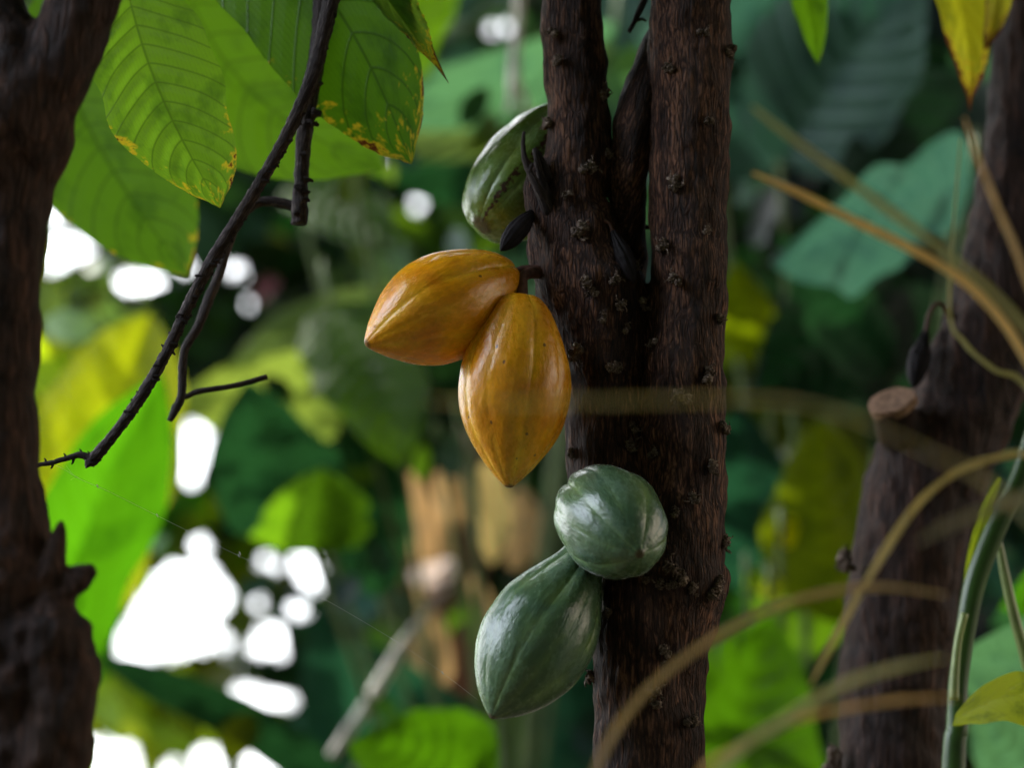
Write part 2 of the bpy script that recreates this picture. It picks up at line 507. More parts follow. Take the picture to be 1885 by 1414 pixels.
LEFT = [(1040, -260, 50), (1048, -60, 54), (1056, 60, 57), (1066, 200, 59), (1066, 290, 62, 0.0), (1050, 370, 70), (1064, 460, 88), (1092, 540, 99), (1108, 620, 89),
        (1114, 740, 74), (1124, 860, 78), (1160, 960, 84), (1195, 1060, 92, 0.01)]
RIGHT = [(1266, -260, 72), (1269, -60, 74), (1271, 60, 75), (1270, 200, 74), (1267, 400, 71), (1264, 600, 70), (1258, 760, 76), (1255, 900, 82), (1240, 1000, 95), (1221, 1075, 112),
         (1200, 1170, 103), (1194, 1260, 99), (1195, 1350, 98), (1196, 1500, 99), (1196, 1700, 102)]
tree = empty('cacao_tree', (P(1196, 1500, YT).x, YT, 0), 'brown double-stemmed cacao tree carrying the yellow and green pods', 'tree')
mb = MB()
tube(mb, stem_pts(LEFT, YT + 0.005), 40, 10)
tube(mb, stem_pts(RIGHT, YT - 0.01), 44, 10)
# old pruning swellings
tube(mb, stem_pts([(1000, 300, 14, -0.005), (990, 350, 22, -0.01), (1012, 420, 26, -0.012), (1040, 480, 20, 0)], YT), 16, 6)
tube(mb, stem_pts([(985, 420, 10, 0), (985, 460, 16, 0), (1000, 500, 22, 0), (1040, 540, 24, 0)], YT), 16, 6)
tube(mb, stem_pts([(1315, 1040, 20, 0), (1322, 1070, 26, 0), (1300, 1110, 24, 0)], YT), 14, 6)
trunk_me = remeshed(mb, 0.0019, 8)
bark_displace(trunk_me, 0.0013, 130.0, 22.0, 0.0034)
mb2 = MB()
top_l = stem_pts([(1040, -220, 49), (1030, -600, 48), (980, -1300, 40), (900, -2200, 26)], YT + 0.005)
top_r = stem_pts([(1266, -220, 71), (1290, -600, 66), (1360, -1300, 54), (1500, -2300, 34)], YT - 0.01)
bot = stem_pts([(1196, 1640, 100), (1200, 1900, 112), (1205, 2600, 130), (1210, 3400, 160), (1212, 3700, 210)], YT - 0.01)
for q in (top_l, top_r, bot): tube(mb2, q, 28, 8, 0.08, 30)
bmx = bmesh.new(); bmx.from_mesh(trunk_me)
tmpm = bpy.data.meshes.new('t'); tmpm.from_pydata([tuple(v) for v in mb2.v], [], mb2.f); bmx.from_mesh(tmpm)
bmx.to_mesh(trunk_me); bmx.free()
trunk = mesh_obj('trunk', trunk_me, BARK, tree)
BVH = BVHTree.FromPolygons([v.co.copy() for v in trunk_me.vertices], [tuple(p.vertices) for p in trunk_me.polygons])

def branch_obj(name, pts, mat, parent, seg=32, rough=0.1, n=10):
    """a limb meshed in its own frame with Z along it, so that the bark runs along the limb"""
    a = Vector(pts[0][:3]); b = Vector(pts[-1][:3])
    q = (b - a).to_track_quat('Z', 'Y')
    M = Matrix.Translation(a) @ q.to_matrix().to_4x4()
    Mi = M.inverted()
    lp = []
    for p in pts:
        w = Mi @ Vector(p[:3]); lp.append((w.x, w.y, w.z, p[3]))
    mb = MB(); tube(mb, lp, seg, n, rough, 60)
    o = mb.build(name, mat)
    o.parent = parent
    o.matrix_local = Matrix.Translation(-parent.location) @ M
    return o

branch_obj('branch', stem_pts([(1150, 560, 34, 0.02), (1154, 480, 37, 0.015), (1155, 400, 34, 0.008), (1158, 300, 37, 0.0), (1172, 215, 41, 0.0), (1207, 110, 38, 0.02), (1270, -20, 36, 0.07), (1330, -160, 34, 0.09), (1500, -600, 30, 0.1)], YT), BARK, tree)

# flower cushions: small knotty clusters on the bark
def cushion_mesh(seed):
    rnd = random.Random(seed)
    mb = MB()
    for k in range(9):
        a = rnd.uniform(0, 6.28); d = rnd.uniform(0, 1) ** 0.7 * 0.0042
        c = Vector((math.cos(a) * d, math.sin(a) * d, rnd.uniform(-0.001, 0.002)))
        r = rnd.uniform(0.0010, 0.0026)
        bm = bmesh.new(); bmesh.ops.create_icosphere(bm, subdivisions=2, radius=r)
        vs = [c + v.co * (1 + 1.1 * noise.noise(v.co * 1100 + Vector((seed * 3 + k, 0, 0)))) for v in bm.verts]
        fs = [tuple(v.index for v in f.verts) for f in bm.faces]; bm.free()
        mb.add(vs, fs)
    for k in range(9):
        a = rnd.uniform(0, 6.28); d = rnd.uniform(0.001, 0.005)
        x, y = math.cos(a) * d, math.sin(a) * d
        pts = []
        dx, dy = rnd.uniform(-1, 1), rnd.uniform(-1, 1)
        l = rnd.uniform(0.002, 0.0052)
        for j in range(5):
            u = j / 4
            pts.append((x + dx * l * math.sin(u * 2.6), y + dy * l * (1 - math.cos(u * 2.6)) * 0.7, 0.0005 + l * 0.9 * math.sin(u * 2.2), 0.00055 * (1.15 - u * 0.7) + 0.00015 * math.sin(j * 2.6)))
        tube(mb, pts, 6, 2, 0.9, 1400)
    o = mb.build('flower_cushion', CUSHION)
    me = o.data
    bpy.data.objects.remove(o)
    return me
CUSH = [cushion_mesh(i) for i in range(5)]
spots = [(1341, 95), (1235, 125), (1303, 222), (1245, 335), (1300, 425), (1245, 515), (1322, 588), (1205, 632), (1255, 735), (1330, 787),
         (1205, 835), (1275, 920), (1245, 945), (1333, 1000), (1318, 1070), (1310, 1090), (1235, 1045), (1250, 1062), (1275, 1085), (1237, 1080), (1185, 1062), (1212, 1075),
         (1020, 60), (1108, 170), (1012, 225), (1080, 310), (1118, 355), (1045, 360), (1070, 425), (1078, 520), (1130, 515), (1165, 490), (1150, 605),
         (1065, 650), (1130, 680), (1165, 790), (1160, 822), (1054, 835), (1118, 285), (1120, 1130), (1205, 1285), (1093, 1245), (1110, 585), (1092, 540),
         (1030, 112), (1295, 60), (1222, 455), (1300, 690), (1310, 860), (1225, 1200), (1270, 1330), (1140, 560), (1183, 560)]
random.seed(3)
for i, (px, py) in enumerate(spots):
    d = ray(px, py).normalized()
    loc, nrm, idx, dist = BVH.ray_cast(CAMLOC, d)
    if loc is None: continue
    o = bpy.data.objects.new('flower_cushion', CUSH[i % 5])
    COL.objects.link(o)
    o.parent = tree
    q = nrm.to_track_quat('Z', 'Y') @ Matrix.Rotation(random.uniform(0, 6.28), 3, 'Z').to_quaternion()
    s = random.uniform(0.85, 1.5)
    o.matrix_local = Matrix.Translation(loc + nrm * 0.0012 - tree.location) @ q.to_matrix().to_4x4() @ Matrix.Diagonal((s, s, s * 0.9, 1))

# dry spur twigs on the trunk
def spur(name, lst, parent, Y, mat=TWIG, label=None):
    mb = MB()
    for l in lst: tube(mb, stem_pts(l, Y), 8, 5, 0.25, 500)
    return mb.build(name, mat, parent)
spur('spur_twig', [[(1190, -10, 7), (1172, 30, 5), (1158, 58, 4)], [(1168, 38, 4), (1180, 34, 3), (1190, 38, 2)]], tree, YT)
spur('spur_twig', [[(1012, 395, 13, -0.02), (990, 345, 9, -0.03), (968, 300, 6, -0.03), (963, 262, 4, -0.03), (965, 242, 3, -0.03)], [(985, 335, 5, -0.03), (975, 318, 4, -0.032), (980, 300, 3, -0.035)]], tree, YT)
spur('spur_twig', [[(1010, 380, 12, -0.02), (990, 300, 6, -0.025), (985, 275, 5, -0.02), (1000, 300, 7, -0.022), (1010, 330, 8, -0.02)]], tree, YT)
spur('spur_twig', [[(1172, 470, 8, 0.02), (1172, 440, 6, 0.02), (1180, 420, 6, 0.02), (1195, 418, 4, 0.02)]], tree, YT)

# ------------------------------------------------------------------ pods
def pod(label, A, B, R, prof, mat, stalk=None, roll=0.0, bend=(0, 0), ridge=0.045, seed=0, group='cacao pods growing on the tree', neck=1.0, sr=0.0035, nm='cacao_pod', seg=200, rows=150, lumps=0.02):
    """A stalk end, B tip (world). prof: [(t, r)] relative to R"""
    A = Vector(A); B = Vector(B); L = (B - A).length
    q = (B - A).to_track_quat('Z', 'Y').to_matrix().to_4x4() @ Matrix.Rotation(roll, 4, 'Z')
    root = empty(nm, A, label, 'cocoa pod', group)
    lc = q.inverted().to_3x3() @ (CAMLOC - (A + B) / 2)
    thc = math.atan2(lc.y, lc.x)
    cp = catmull(prof, 14)
    mb = MB()
    verts = []; cols = []
    m = len(cp)
    for i, (t, r) in enumerate(cp):
        t = min(max(t, 0), 1); r = max(r, 0.0)
        fade = min(1, r * 1.8)
        aa = ridge * (1.5 - 1.15 * min(1, t / 0.55)) if t < 0.55 else ridge * (0.35 + 0.5 * (t - 0.55) / 0.45)
        for k in range(seg):
            th = 2 * math.pi * k / seg
            w = th + 0.08 * math.sin(3 * th + seed) + 0.10 * math.sin(t * 4 + seed)
            prim = abs(math.sin(2.5 * w))           # five deep furrows
            sec = abs(math.sin(5 * w))
            hgt = 0.55 * (prim ** 0.6) + 0.45 * (sec ** 0.7)
            rr = R * r * (1 - aa * 1.9 * (1 - hgt))
            dz = Vector((math.cos(th), math.sin(th), t * 3))
            rr *= 1 + lumps * noise.noise(dz * 2.0 + Vector((seed * 7, 0, 0))) * fade + 0.006 * noise.noise(Vector((math.cos(th) * 8, math.sin(th) * 8, t * 14 + seed)))
            bx = bend[0] * math.sin(math.pi * t); by = bend[1] * math.sin(math.pi * t)
            verts.append((math.cos(th) * rr + bx, math.sin(th) * rr + by, t * L))
            s2 = math.exp(-((((th - thc - 0.25 + math.pi) % (2 * math.pi)) - math.pi) / 0.17) ** 2)
            cols.append((1 - hgt, t, s2))
    faces = []
    for i in range(m - 1):
        for k in range(seg):
            k2 = (k + 1) % seg
            faces.append((i * seg + k, i * seg + k2, (i + 1) * seg + k2, (i + 1) * seg + k))
    faces.append(tuple(range(seg - 1, -1, -1)))
    faces.append(tuple((m - 1) * seg + k for k in range(seg)))
    mb.add(verts, faces, None, cols)
    o = mb.build('husk', mat)
    o.parent = root
    o.matrix_local = q
    if stalk:
        s = MB(); tube(s, stalk, 14, 6, 0.12, 250)
        s.build('stalk', STALK, root)
    return root
STALK = plain('stalk_brown', (0.10, 0.045, 0.03), 0.6, 200, 0.5, 0.3, 0.0006)
YEL = pod_material('pod_ripe', (0.80, 0.31, 0.003), (0.95, 0.54, 0.025), (0.68, 0.235, 0.004), spot=0.05, rough=0.24)
YEL2 = pod_material('pod_ripe_speckled', (0.76, 0.305, 0.003), (0.95, 0.54, 0.025), (0.60, 0.215, 0.005), spot=0.10, rough=0.27)
GRN = pod_material('pod_unripe', (0.065, 0.13, 0.06), (0.22, 0.34, 0.11), (0.07, 0.135, 0.075), spot=0.012, rough=0.25, bloom=(0.10, 0.175, 0.125))
GRN2 = pod_material('pod_unripe_scarred', (0.10, 0.19, 0.03), (0.26, 0.38, 0.14), (0.16, 0.22, 0.03), spot=0.06, scars=True, rough=0.24)

PROF = [(0, 0.02), (0.004, 0.22), (0.03, 0.36), (0.10, 0.52), (0.22, 0.76), (0.36, 0.94), (0.50, 1.0), (0.64, 0.93), (0.76, 0.76), (0.86, 0.53), (0.94, 0.27), (0.98, 0.12), (0.997, 0.05), (1.0, 0.005)]
PROF1 = [(0, 0.02), (0.004, 0.30), (0.03, 0.44), (0.10, 0.62), (0.24, 0.84), (0.38, 0.97), (0.50, 1.0), (0.64, 0.92), (0.76, 0.74), (0.87, 0.48), (0.94, 0.27), (0.98, 0.13), (0.997, 0.06), (1.0, 0.005)]
YP = 1.975
a = P(943, 506, YP + 0.01); b = P(673, 634, YP - 0.045)
pod('yellow cacao pod hanging sideways from the left stem, its tip pointing left', a, b, S(101, YP), PROF1, YEL,
    [tuple(P(946, 504, YP + 0.012)) + (S(9, YP),), tuple(P(960, 497, YP + 0.012)) + (S(8, YP),), tuple(P(985, 496, YP + 0.015)) + (S(9, YP),), tuple(P(1010, 505, YP + 0.02)) + (S(12, YP),)],
    roll=0.5, ridge=0.04, seed=1.3, bend=(0.0, 0.0))
a = P(957, 546, YP - 0.02); b = P(937, 898, YP - 0.025)
pod('yellow cacao pod hanging straight down below the sideways yellow pod', a, b, S(104, YP), PROF1, YEL2,
    [tuple(P(961, 552, YP - 0.02)) + (S(10, YP),), tuple(P(962, 530, YP - 0.012)) + (S(10, YP),), tuple(P(966, 506, YP)) + (S(10, YP),), tuple(P(1000, 500, YP + 0.015)) + (S(13, YP),)],
    roll=0.2, ridge=0.05, seed=2.1)
YG = 2.06
PROF3 = [(0, 0.02), (0.01, 0.25), (0.05, 0.5), (0.14, 0.75), (0.3, 0.95), (0.48, 1.0), (0.66, 0.95), (0.8, 0.84), (0.90, 0.66), (0.955, 0.45), (0.975, 0.30), (0.995, 0.17), (1.0, 0.01)]
a = P(1078, 222, YG + 0.04); b = P(884, 416, YG - 0.03)
pod('green cacao pod with brown scars, tucked behind the left stem above the yellow pods', a, b, S(101, YG), PROF3, GRN2,
    [tuple(P(1085, 190, YG + 0.04)) + (S(9, YG),), tuple(P(1090, 175, YG + 0.035)) + (S(9, YG),), tuple(P(1085, 160, YG - 0.02)) + (S(11, YG),)], roll=2.2, ridge=0.06, seed=4.0)
# round green pod seen end-on
cen = P(1105, 935, 1.915)
a = P(1080, 912, 1.975); b = P(1179, 1021, 1.868)
PROF4 = [(0, 0.02), (0.01, 0.4), (0.06, 0.62), (0.16, 0.82), (0.32, 0.98), (0.5, 1.0), (0.68, 0.9), (0.82, 0.70), (0.92, 0.42), (0.97, 0.18), (0.995, 0.07), (1.0, 0.005)]
pod('round green cacao pod seen end-on, pressed against the trunk over the lower green pod', a, b, S(97, 1.93), PROF4, GRN, None, roll=0.1, ridge=0.056, seed=5.5)
a = P(1086, 1008, 1.975); b = P(904, 1323, 1.925)
PROF5 = [(0, 0.02), (0.004, 0.3), (0.05, 0.40), (0.14, 0.52), (0.28, 0.78), (0.42, 0.96), (0.54, 1.0), (0.66, 0.95), (0.78, 0.78), (0.88, 0.52), (0.95, 0.27), (0.985, 0.10), (0.997, 0.04), (1.0, 0.005)]
pod('long green cacao pod, lowest on the tree, its tip pointing down and left', a, b, S(104, 1.95), PROF5, GRN,
    [tuple(P(1086, 1012, 1.975)) + (S(12, 1.97),), tuple(P(1105, 985, 1.975)) + (S(12, 1.97),), tuple(P(1130, 960, 1.97)) + (S(14, 1.97),)], roll=0.6, ridge=0.055, seed=7.7)

BLACK = plain('withered_black', (0.010, 0.007, 0.008), 0.7, 120, 0.6, 0.2, 0.0012)
def withered(label, A, B, R, stalk=None, seed=1):
    pod(label, A, B, R, PROF5, BLACK, stalk, ridge=0.16, seed=seed, group='small withered pods on the bark', nm='withered_pod', seg=60, lumps=0.08)
withered('small shrivelled black pod hanging between the scarred green pod and the sideways yellow pod', P(985, 385, 1.985), P(921, 462, 1.96), S(20, 2), None, 2)
withered('small shrivelled black pod wedged in the fork between the two main stems', P(1128, 425, 1.975), P(1168, 520, 1.965), S(19, 2),
         [tuple(P(1128, 428, 1.975)) + (S(4, 2),), tuple(P(1122, 412, 1.975)) + (S(3, 2),), tuple(P(1112, 405, 1.975)) + (S(4, 2),)], 5)

# ------------------------------------------------------------------ leaves
LP_CACAO = [(0, 0.02), (0.03, 0.16), (0.10, 0.46), (0.22, 0.80), (0.38, 0.99), (0.55, 1.0), (0.72, 0.86), (0.85, 0.60), (0.93, 0.34), (0.97, 0.15), (1.0, 0.01)]
LP_BROAD = [(0, 0.05), (0.04, 0.42), (0.12, 0.75), (0.25, 0.96), (0.42, 1.0), (0.6, 0.88), (0.77, 0.64), (0.9, 0.33), (0.97, 0.11), (1.0, 0.01)]
LP_STRAP = [(0, 0.25), (0.08, 0.6), (0.25, 0.95), (0.5, 1.0), (0.75, 0.85), (0.9, 0.5), (0.97, 0.2), (1.0, 0.01)]
PCACHE = {}
def prof_table(prof):
    k = tuple(prof)
    if k not in PCACHE:
        pr = catmull(prof, 4)
        PCACHE[k] = [prof_at(pr, i / 200) for i in range(201)]
    return PCACHE[k]
def prof_at(prof, t):
    for (a, ra), (b, rb) in zip(prof, prof[1:]):
        if t <= b:
            u = (t - a) / (b - a)
            return ra + (rb - ra) * u
    return prof[-1][1]

def leaf_geo(mb, base, tip, width, roll=0.0, bend=0.0, side=0.0, fold=0.12, ripple=0.0, nv=13, wav=0.0, prof=LP_CACAO, rows=44, cols=20, curl=0.0, col=None, seed=0.0, ragged=0.0):
    A = tip - base; L = A.length; A = A / L
    V = (CAMLOC - (base + tip) / 2).normalized()
    N = (V - A * V.dot(A)).normalized()
    W = N.cross(A).normalized()          # positive x on screen right when the leaf points up
    c, s = math.cos(roll), math.sin(roll)
    N, W = N * c + W * s, W * c - N * s
    verts = []; uvs = []
    pr = prof_table(prof)
    for i in range(rows + 1):
        v = i / rows
        hw = width / 2 * max(0.0, pr[int(v * 200 + 0.5)])
        cen = base + A * (L * v) + N * (bend * L * math.sin(math.pi * v) + curl * L * v * v) + W * (side * L * math.sin(math.pi * v))
        for j in range(cols + 1):
            u = j / cols; x = 2 * u - 1; ax = abs(x)
            ww = hw * (1 + wav * noise.noise(Vector((v * 5 + seed, (3 if x > 0 else -3), seed))) * ax)
            if ragged and ax > 0.95:
                ww *= 1 - ragged * abs(noise.noise(Vector((v * 30 + seed, x * 3, 1))))
            n = fold * ww * ax - 0.5 * fold * ww * ax * ax
            if ripple:
                n += ripple * math.sin(2 * math.pi * (nv * v - 5.2 * (ax / 2) ** 1.25 + 0.25)) * math.sin(math.pi * min(1, ax * 1.0) ** 0.8) * min(1, hw / (width * 0.3))
            n += wav * width * 0.22 * ax * ax * noise.noise(Vector((v * 4.0 + seed, x * 1.2, 5)))
            verts.append(cen + W * (ww * x) + N * n)
            uvs.append((u, v))
    faces = []
    m = cols + 1
    for i in range(rows):
        for j in range(cols):
            faces.append((i * m + j, i * m + j + 1, (i + 1) * m + j + 1, (i + 1) * m + j))
    mb.add(verts, faces, uvs, [col] * len(verts) if col else None)

def leaf_obj(name, parent, mat, base, tip, width, petiole=None, midrib=0.0, label=None, ribmat=None, **kw):
    mb = MB(); leaf_geo(mb, base, tip, width, **kw)
    o = mb.build(name, mat, parent)
    if petiole:
        pm = MB(); tube(pm, petiole, 8, 4)
        pm.build('petiole', ribmat or TWIG, parent)
    if label: o['label'] = label
    return o

def PL(x1, y1, Y1, x2, y2, Y2): return P(x1, y1, Y1), P(x2, y2, Y2)

# near cacao leaves, top left of the picture
L_A = leaf_material('cacao_leaf_mid', (0.07, 0.15, 0.012), (0.20, 0.43, 0.020), disease=0.8, vein=0.8, tmix=0.6, nv=13, seed=1.1)
L_B = leaf_material('cacao_leaf_deep', (0.045, 0.11, 0.006), (0.105, 0.29, 0.007), disease=0.85, vein=0.85, tmix=0.6, nv=10, seed=2.3)
L_C = leaf_material('cacao_leaf_light', (0.06, 0.16, 0.008), (0.16, 0.38, 0.008), disease=0.3, vein=0.6, tmix=0.65, nv=10, seed=4.2)
L_D = leaf_material('cacao_leaf_behind', (0.05, 0.12, 0.010), (0.12, 0.30, 0.012), disease=0.5, vein=0.85, tmix=0.6, nv=12, seed=6.4)
L_E = leaf_material('cacao_leaf_blighted', (0.08, 0.14, 0.03), (0.22, 0.40, 0.03), disease=0.9, vein=0.5, tmix=0.5, nv=10, tip=0.32, seed=3.3)
L_G = leaf_material('cacao_leaf_yellowing', (0.20, 0.22, 0.01), (0.62, 0.62, 0.02), disease=1.9, vein=0.4, tmix=0.6, nv=10, tip=0.10, seed=9.7)

spray = empty('leafy_branch', P(420, -420, 2.1), 'drooping branch with large green cacao leaves, brown and yellow at their edges', 'branch')
mb = MB(); tube(mb, stem_pts([(-400, -900, 30), (-100, -600, 22), (250, -420, 16), (520, -330, 12), (700, -220, 9)], 2.1), 14, 8, 0.15, 120)
mb.build('stem', TWIG, spray)
def pet(x1, y1, Y1, x2, y2, Y2, r=3.5):
    m = P((x1 + x2) / 2, (y1 + y2) / 2 - 15, (Y1 + Y2) / 2)
    a = P(x1, y1, Y1); b = P(x2, y2, Y2)
    return [tuple(a) + (S(r * 1.3, Y1),), tuple(m) + (S(r, Y1),), tuple(b) + (S(r, Y2),)]
b_, t_ = PL(222, -75, 2.0, 405, 382, 1.97)
leaf_obj('leaf', spray, L_A, b_, t_, S(238, 2.0), pet(250, -420, 2.1, 222, -72, 2.0), label='large green cacao leaf with yellow and rust patches at its tip, in front of the others', roll=0.25, bend=0.02, side=-0.05, fold=0.22, ripple=0.0011, nv=13, wav=0.16, seed=1, rows=110, cols=40)
b_, t_ = PL(340, -230, 2.06, 758, 300, 2.02)
leaf_obj('leaf', spray, L_B, b_, t_, S(318, 2.05), pet(330, -400, 2.1, 342, -228, 2.06), label='broadest dark green leaf with a brown nibbled right edge', roll=-0.15, bend=0.03, side=0.10, fold=0.10, ripple=0.0002, nv=10, wav=0.14, seed=2.6, rows=110, cols=40)
b_, t_ = PL(300, -150, 2.40, 705, 312, 2.36)
leaf_obj('leaf', spray, L_C, b_, t_, S(330, 2.4), pet(300, -410, 2.1, 300, -148, 2.22), label='soft light green leaf hanging behind the broadest one', roll=0.1, bend=-0.04, side=-0.13, fold=0.15, ripple=0.0003, nv=10, wav=0.15, seed=5, rows=60, cols=24)
b_, t_ = PL(70, -10, 2.44, 345, 508, 2.38)
leaf_obj('leaf', spray, L_D, b_, t_, S(290, 2.42), pet(60, -480, 2.15, 70, -8, 2.24), label='blurred green leaf with yellow patches behind the front leaf', roll=0.1, bend=0.02, side=-0.05, fold=0.2, ripple=0.0003, nv=12, wav=0.15, seed=7, rows=60, cols=24)
b_, t_ = PL(610, -150, 2.02, 826, 153, 1.99)
leaf_obj('leaf', spray, L_E, b_, t_, S(120, 2.0), pet(560, -330, 2.1, 610, -148, 2.02), label='narrow curled leaf with a dark shrivelled tip', roll=0.7, bend=0.03, side=-0.03, fold=0.9, ripple=0.0008, nv=10, wav=0.5, seed=11, ragged=0.5,
         prof=[(0, .05), (0.1, 0.5), (0.3, 1.0), (0.5, 0.95), (0.65, 0.62), (0.76, 0.38), (0.86, 0.2), (0.94, 0.08), (1, 0.01)], rows=80, cols=24)

rspray = empty('leafy_branch', P(1650, -420, 2.3), 'branch out of sight above with slim yellowing leaves hanging at the upper right', 'branch')
mb = MB(); tube(mb, stem_pts([(2300, -700, 26), (1950, -480, 18), (1650, -380, 12), (1400, -300, 8)], 2.3), 12, 8, 0.15, 120)
mb.build('stem', TWIG, rspray)
b_, t_ = PL(1655, -200, 2.3, 1785, 205, 2.27)
leaf_obj('leaf', rspray, L_G, b_, t_, S(125, 2.3), pet(1680, -390, 2.3, 1655, -198, 2.3), label='yellow leaf with a rust red right edge', roll=0.6, bend=0.02, side=0.10, fold=0.5, ripple=0.0008, nv=9, wav=0.35, seed=12,
         prof=[(0, .05), (0.1, 0.4), (0.3, 0.9), (0.5, 1.0), (0.7, 0.8), (0.85, 0.42), (0.93, 0.12), (1, 0.02)], rows=60)
b_, t_ = PL(1430, -180, 2.35, 1506, 118, 2.33)
leaf_obj('leaf', rspray, L_C, b_, t_, S(75, 2.3), pet(1440, -310, 2.3, 1430, -178, 2.35), label='slim pale green leaf tip pointing down', roll=0.5, bend=0.03, side=0.02, fold=0.5, wav=0.4, seed=14, rows=50)
b_, t_ = PL(1850, -160, 2.3, 1812, 92, 2.27)
leaf_obj('leaf', rspray, L_G, b_, t_, S(60, 2.3), pet(1900, -430, 2.3, 1850, -158, 2.3), roll=0.6, bend=0.03, side=0.02, fold=0.5, wav=0.4, seed=15, rows=50)

# ------------------------------------------------------------------ bare hanging branches
hb = empty('bare_branch', P(650, -700, 2.0), 'thin dark bare branch slanting down to the left, nubby, ending in a short kinked twig', 'branch')
def bx(lst, Y): return stem_pts(lst, Y)
main = [(700, -700, 22), (660, -300, 18), (622, -60, 16), (600, 40, 15), (575, 140, 14), (535, 235, 12.5), (488, 320, 11.5), (440, 400, 12), (390, 480, 12), (348, 560, 11), (318, 625, 10.5), (290, 680, 10.5), (250, 745, 11), (210, 800, 10), (170, 848, 11), (166, 858, 8)]
mb = MB(); tube(mb, bx(main, 1.97), 20, 16, 0.24, 420)
rnd = random.Random(5)
cm = catmull(main, 8)
for k in range(90):       # bud scars
    i = rnd.randrange(20, len(cm) - 6) if k % 2 else rnd.randrange(44, 84)
    p = cm[i]; sgn = rnd.choice((-1, 1, 1, 1))
    x, y = p[0] + sgn * p[2] * 0.85, p[1] + rnd.uniform(-4, 4)
    tube(mb, bx([(p[0], y, 4), (x, y, 3.2), (x + sgn * rnd.uniform(2, 6), y + rnd.uniform(-4, 6), rnd.uniform(1, 2.4))], 1.97 + rnd.uniform(-0.004, 0.002)), 7, 3, 0.5, 700)
mb.build('stem', TWIG, hb)
mb = MB(); tube(mb, bx([(168, 848, 9), (150, 838, 6.5), (120, 845, 5), (95, 852, 4.5), (55, 860, 3.5), (10, 878, 3)], 1.97), 10, 6, 0.3, 300)
for (x, y, s) in ((150, 838, -1), (121, 846, -1), (135, 844, 1), (97, 852, 1), (165, 842, -1), (85, 855, -1)):
    tube(mb, bx([(x, y, 3.5), (x - 1, y + s * 8, 2), (x - 4, y + s * 11, 1)], 1.97), 6, 2, 0.3, 500)
mb.build('twig', TWIG, hb)
hb2 = empty('bare_branch', P(590, -700, 2.03), 'second bare branch with a blunt sawn end and a thin side twig bent down', 'branch')
mb = MB(); tube(mb, bx([(640, -700, 24), (620, -300, 20), (598, -40, 18), (590, 40, 17), (583, 110, 16), (571, 180, 15), (560, 250, 15), (555, 320, 14), (552, 370, 15), (551, 412, 15)], 2.02), 20, 10, 0.2, 150)
for k in range(16):
    y = rnd.uniform(120, 400); x0 = 587 - (y - 100) * 0.12; s = rnd.choice((-1, 1))
    q_ = rnd.uniform(10, 14); tube(mb, bx([(x0, y, 6), (x0 + s * q_, y, rnd.uniform(3, 6)), (x0 + s * (q_ + 2), y + rnd.uniform(-7, 7), 2)], 2.01), 9, 3, 0.9, 500)
mb.build('stem', TWIG, hb2)
mb = MB(); tube(mb, bx([(545, 380, 11), (520, 374, 10), (490, 370, 9), (462, 380, 9), (440, 405, 9), (420, 450, 9), (405, 500, 9), (385, 550, 10), (365, 600, 8.5), (340, 645, 8), (335, 690, 8), (334, 728, 8), (322, 755, 8), (312, 775, 5)], 2.05), 14, 8, 0.2, 200)
mb.build('twig', TWIG, hb2)
mb = MB(); tube(mb, bx([(338, 732, 5), (370, 720, 5.5), (420, 712, 5), (455, 704, 5), (492, 693, 5)], 2.07), 10, 6, 0.2, 200)
mb.build('twig', TWIG, hb2)

# spider thread
SILK = plain('silk', (0.55, 0.55, 0.5), 0.4, 400, 0.5, 0.5)
mb = MB()
th = [(60, 850), (105, 858), (147, 882), (200, 905), (290, 950), (370, 990), (440, 1024), (520, 1062), (590, 1100), (640, 1128), (735, 1185), (815, 1240), (880, 1290)]
for r, pts in ((0.11, th), (0.09, [(122, 858), (135, 875), (147, 882)]), (0.08, [(130, 884), (140, 878), (147, 882)])):
    tube(mb, stem_pts([(x, y, r * 2.0) for x, y in pts], 1.98), 5, 3)
for (x, y) in ((440, 1024), (442, 1020), (815, 1240), (290, 950), (180, 896)):
    tube(mb, stem_pts([(x - 2, y - 4, 0.5), (x, y, 1.2), (x + 1, y + 3, 0.5)], 1.98), 6, 2, 0.5, 900)
o = mb.build('spider_thread', SILK)
tag(o, 'fine spider thread stretched from the kinked twig down toward the lowest green pod', 'spider thread')

# ------------------------------------------------------------------ left tree (near, soft)
YL = 1.72
lt = empty('tree', P(20, 1500, YL).copy() * 1.0, 'dark smooth tree trunk close to the camera at the left edge, forking at the top', 'tree')
lt.location.z = 0
mb = MB()
tube(mb, stem_pts([(-30, 2000, 150), (-10, 1600, 145), (20, 1414, 125), (20, 1250, 125), (0, 1100, 110), (-10, 980, 95), (-18, 850, 86), (-24, 700, 92), (-22, 560, 96), (-14, 450, 92), (0, 330, 96), (20, 230, 118), (20, 150, 105), (-20, 30, 75), (-60, -100, 68), (-160, -400, 60)], YL), 48, 10)
tube(mb, stem_pts([(15, 290, 78), (50, 210, 84), (95, 130, 74), (140, 30, 68), (190, -80, 62), (300, -320, 55)], YL - 0.01), 40, 10)
tube(mb, stem_pts([(60, 1120, 60), (95, 1180, 72), (110, 1260, 76), (90, 1380, 80), (60, 1500, 90)], YL - 0.02), 30, 8)
tube(mb, stem_pts([(70, 1230, 40), (110, 1110, 36), (150, 1060, 24), (172, 1050, 12)], YL - 0.02), 20, 6)
tube(mb, stem_pts([(60, 1150, 40), (95, 1040, 24), (110, 985, 11), (113, 960, 5)], YL - 0.02), 18, 6)
lme = remeshed(mb, 0.0024, 8)
bark_displace(lme, 0.0012, 55, 10, 0.004)
zl = P(0, 960, YL).z
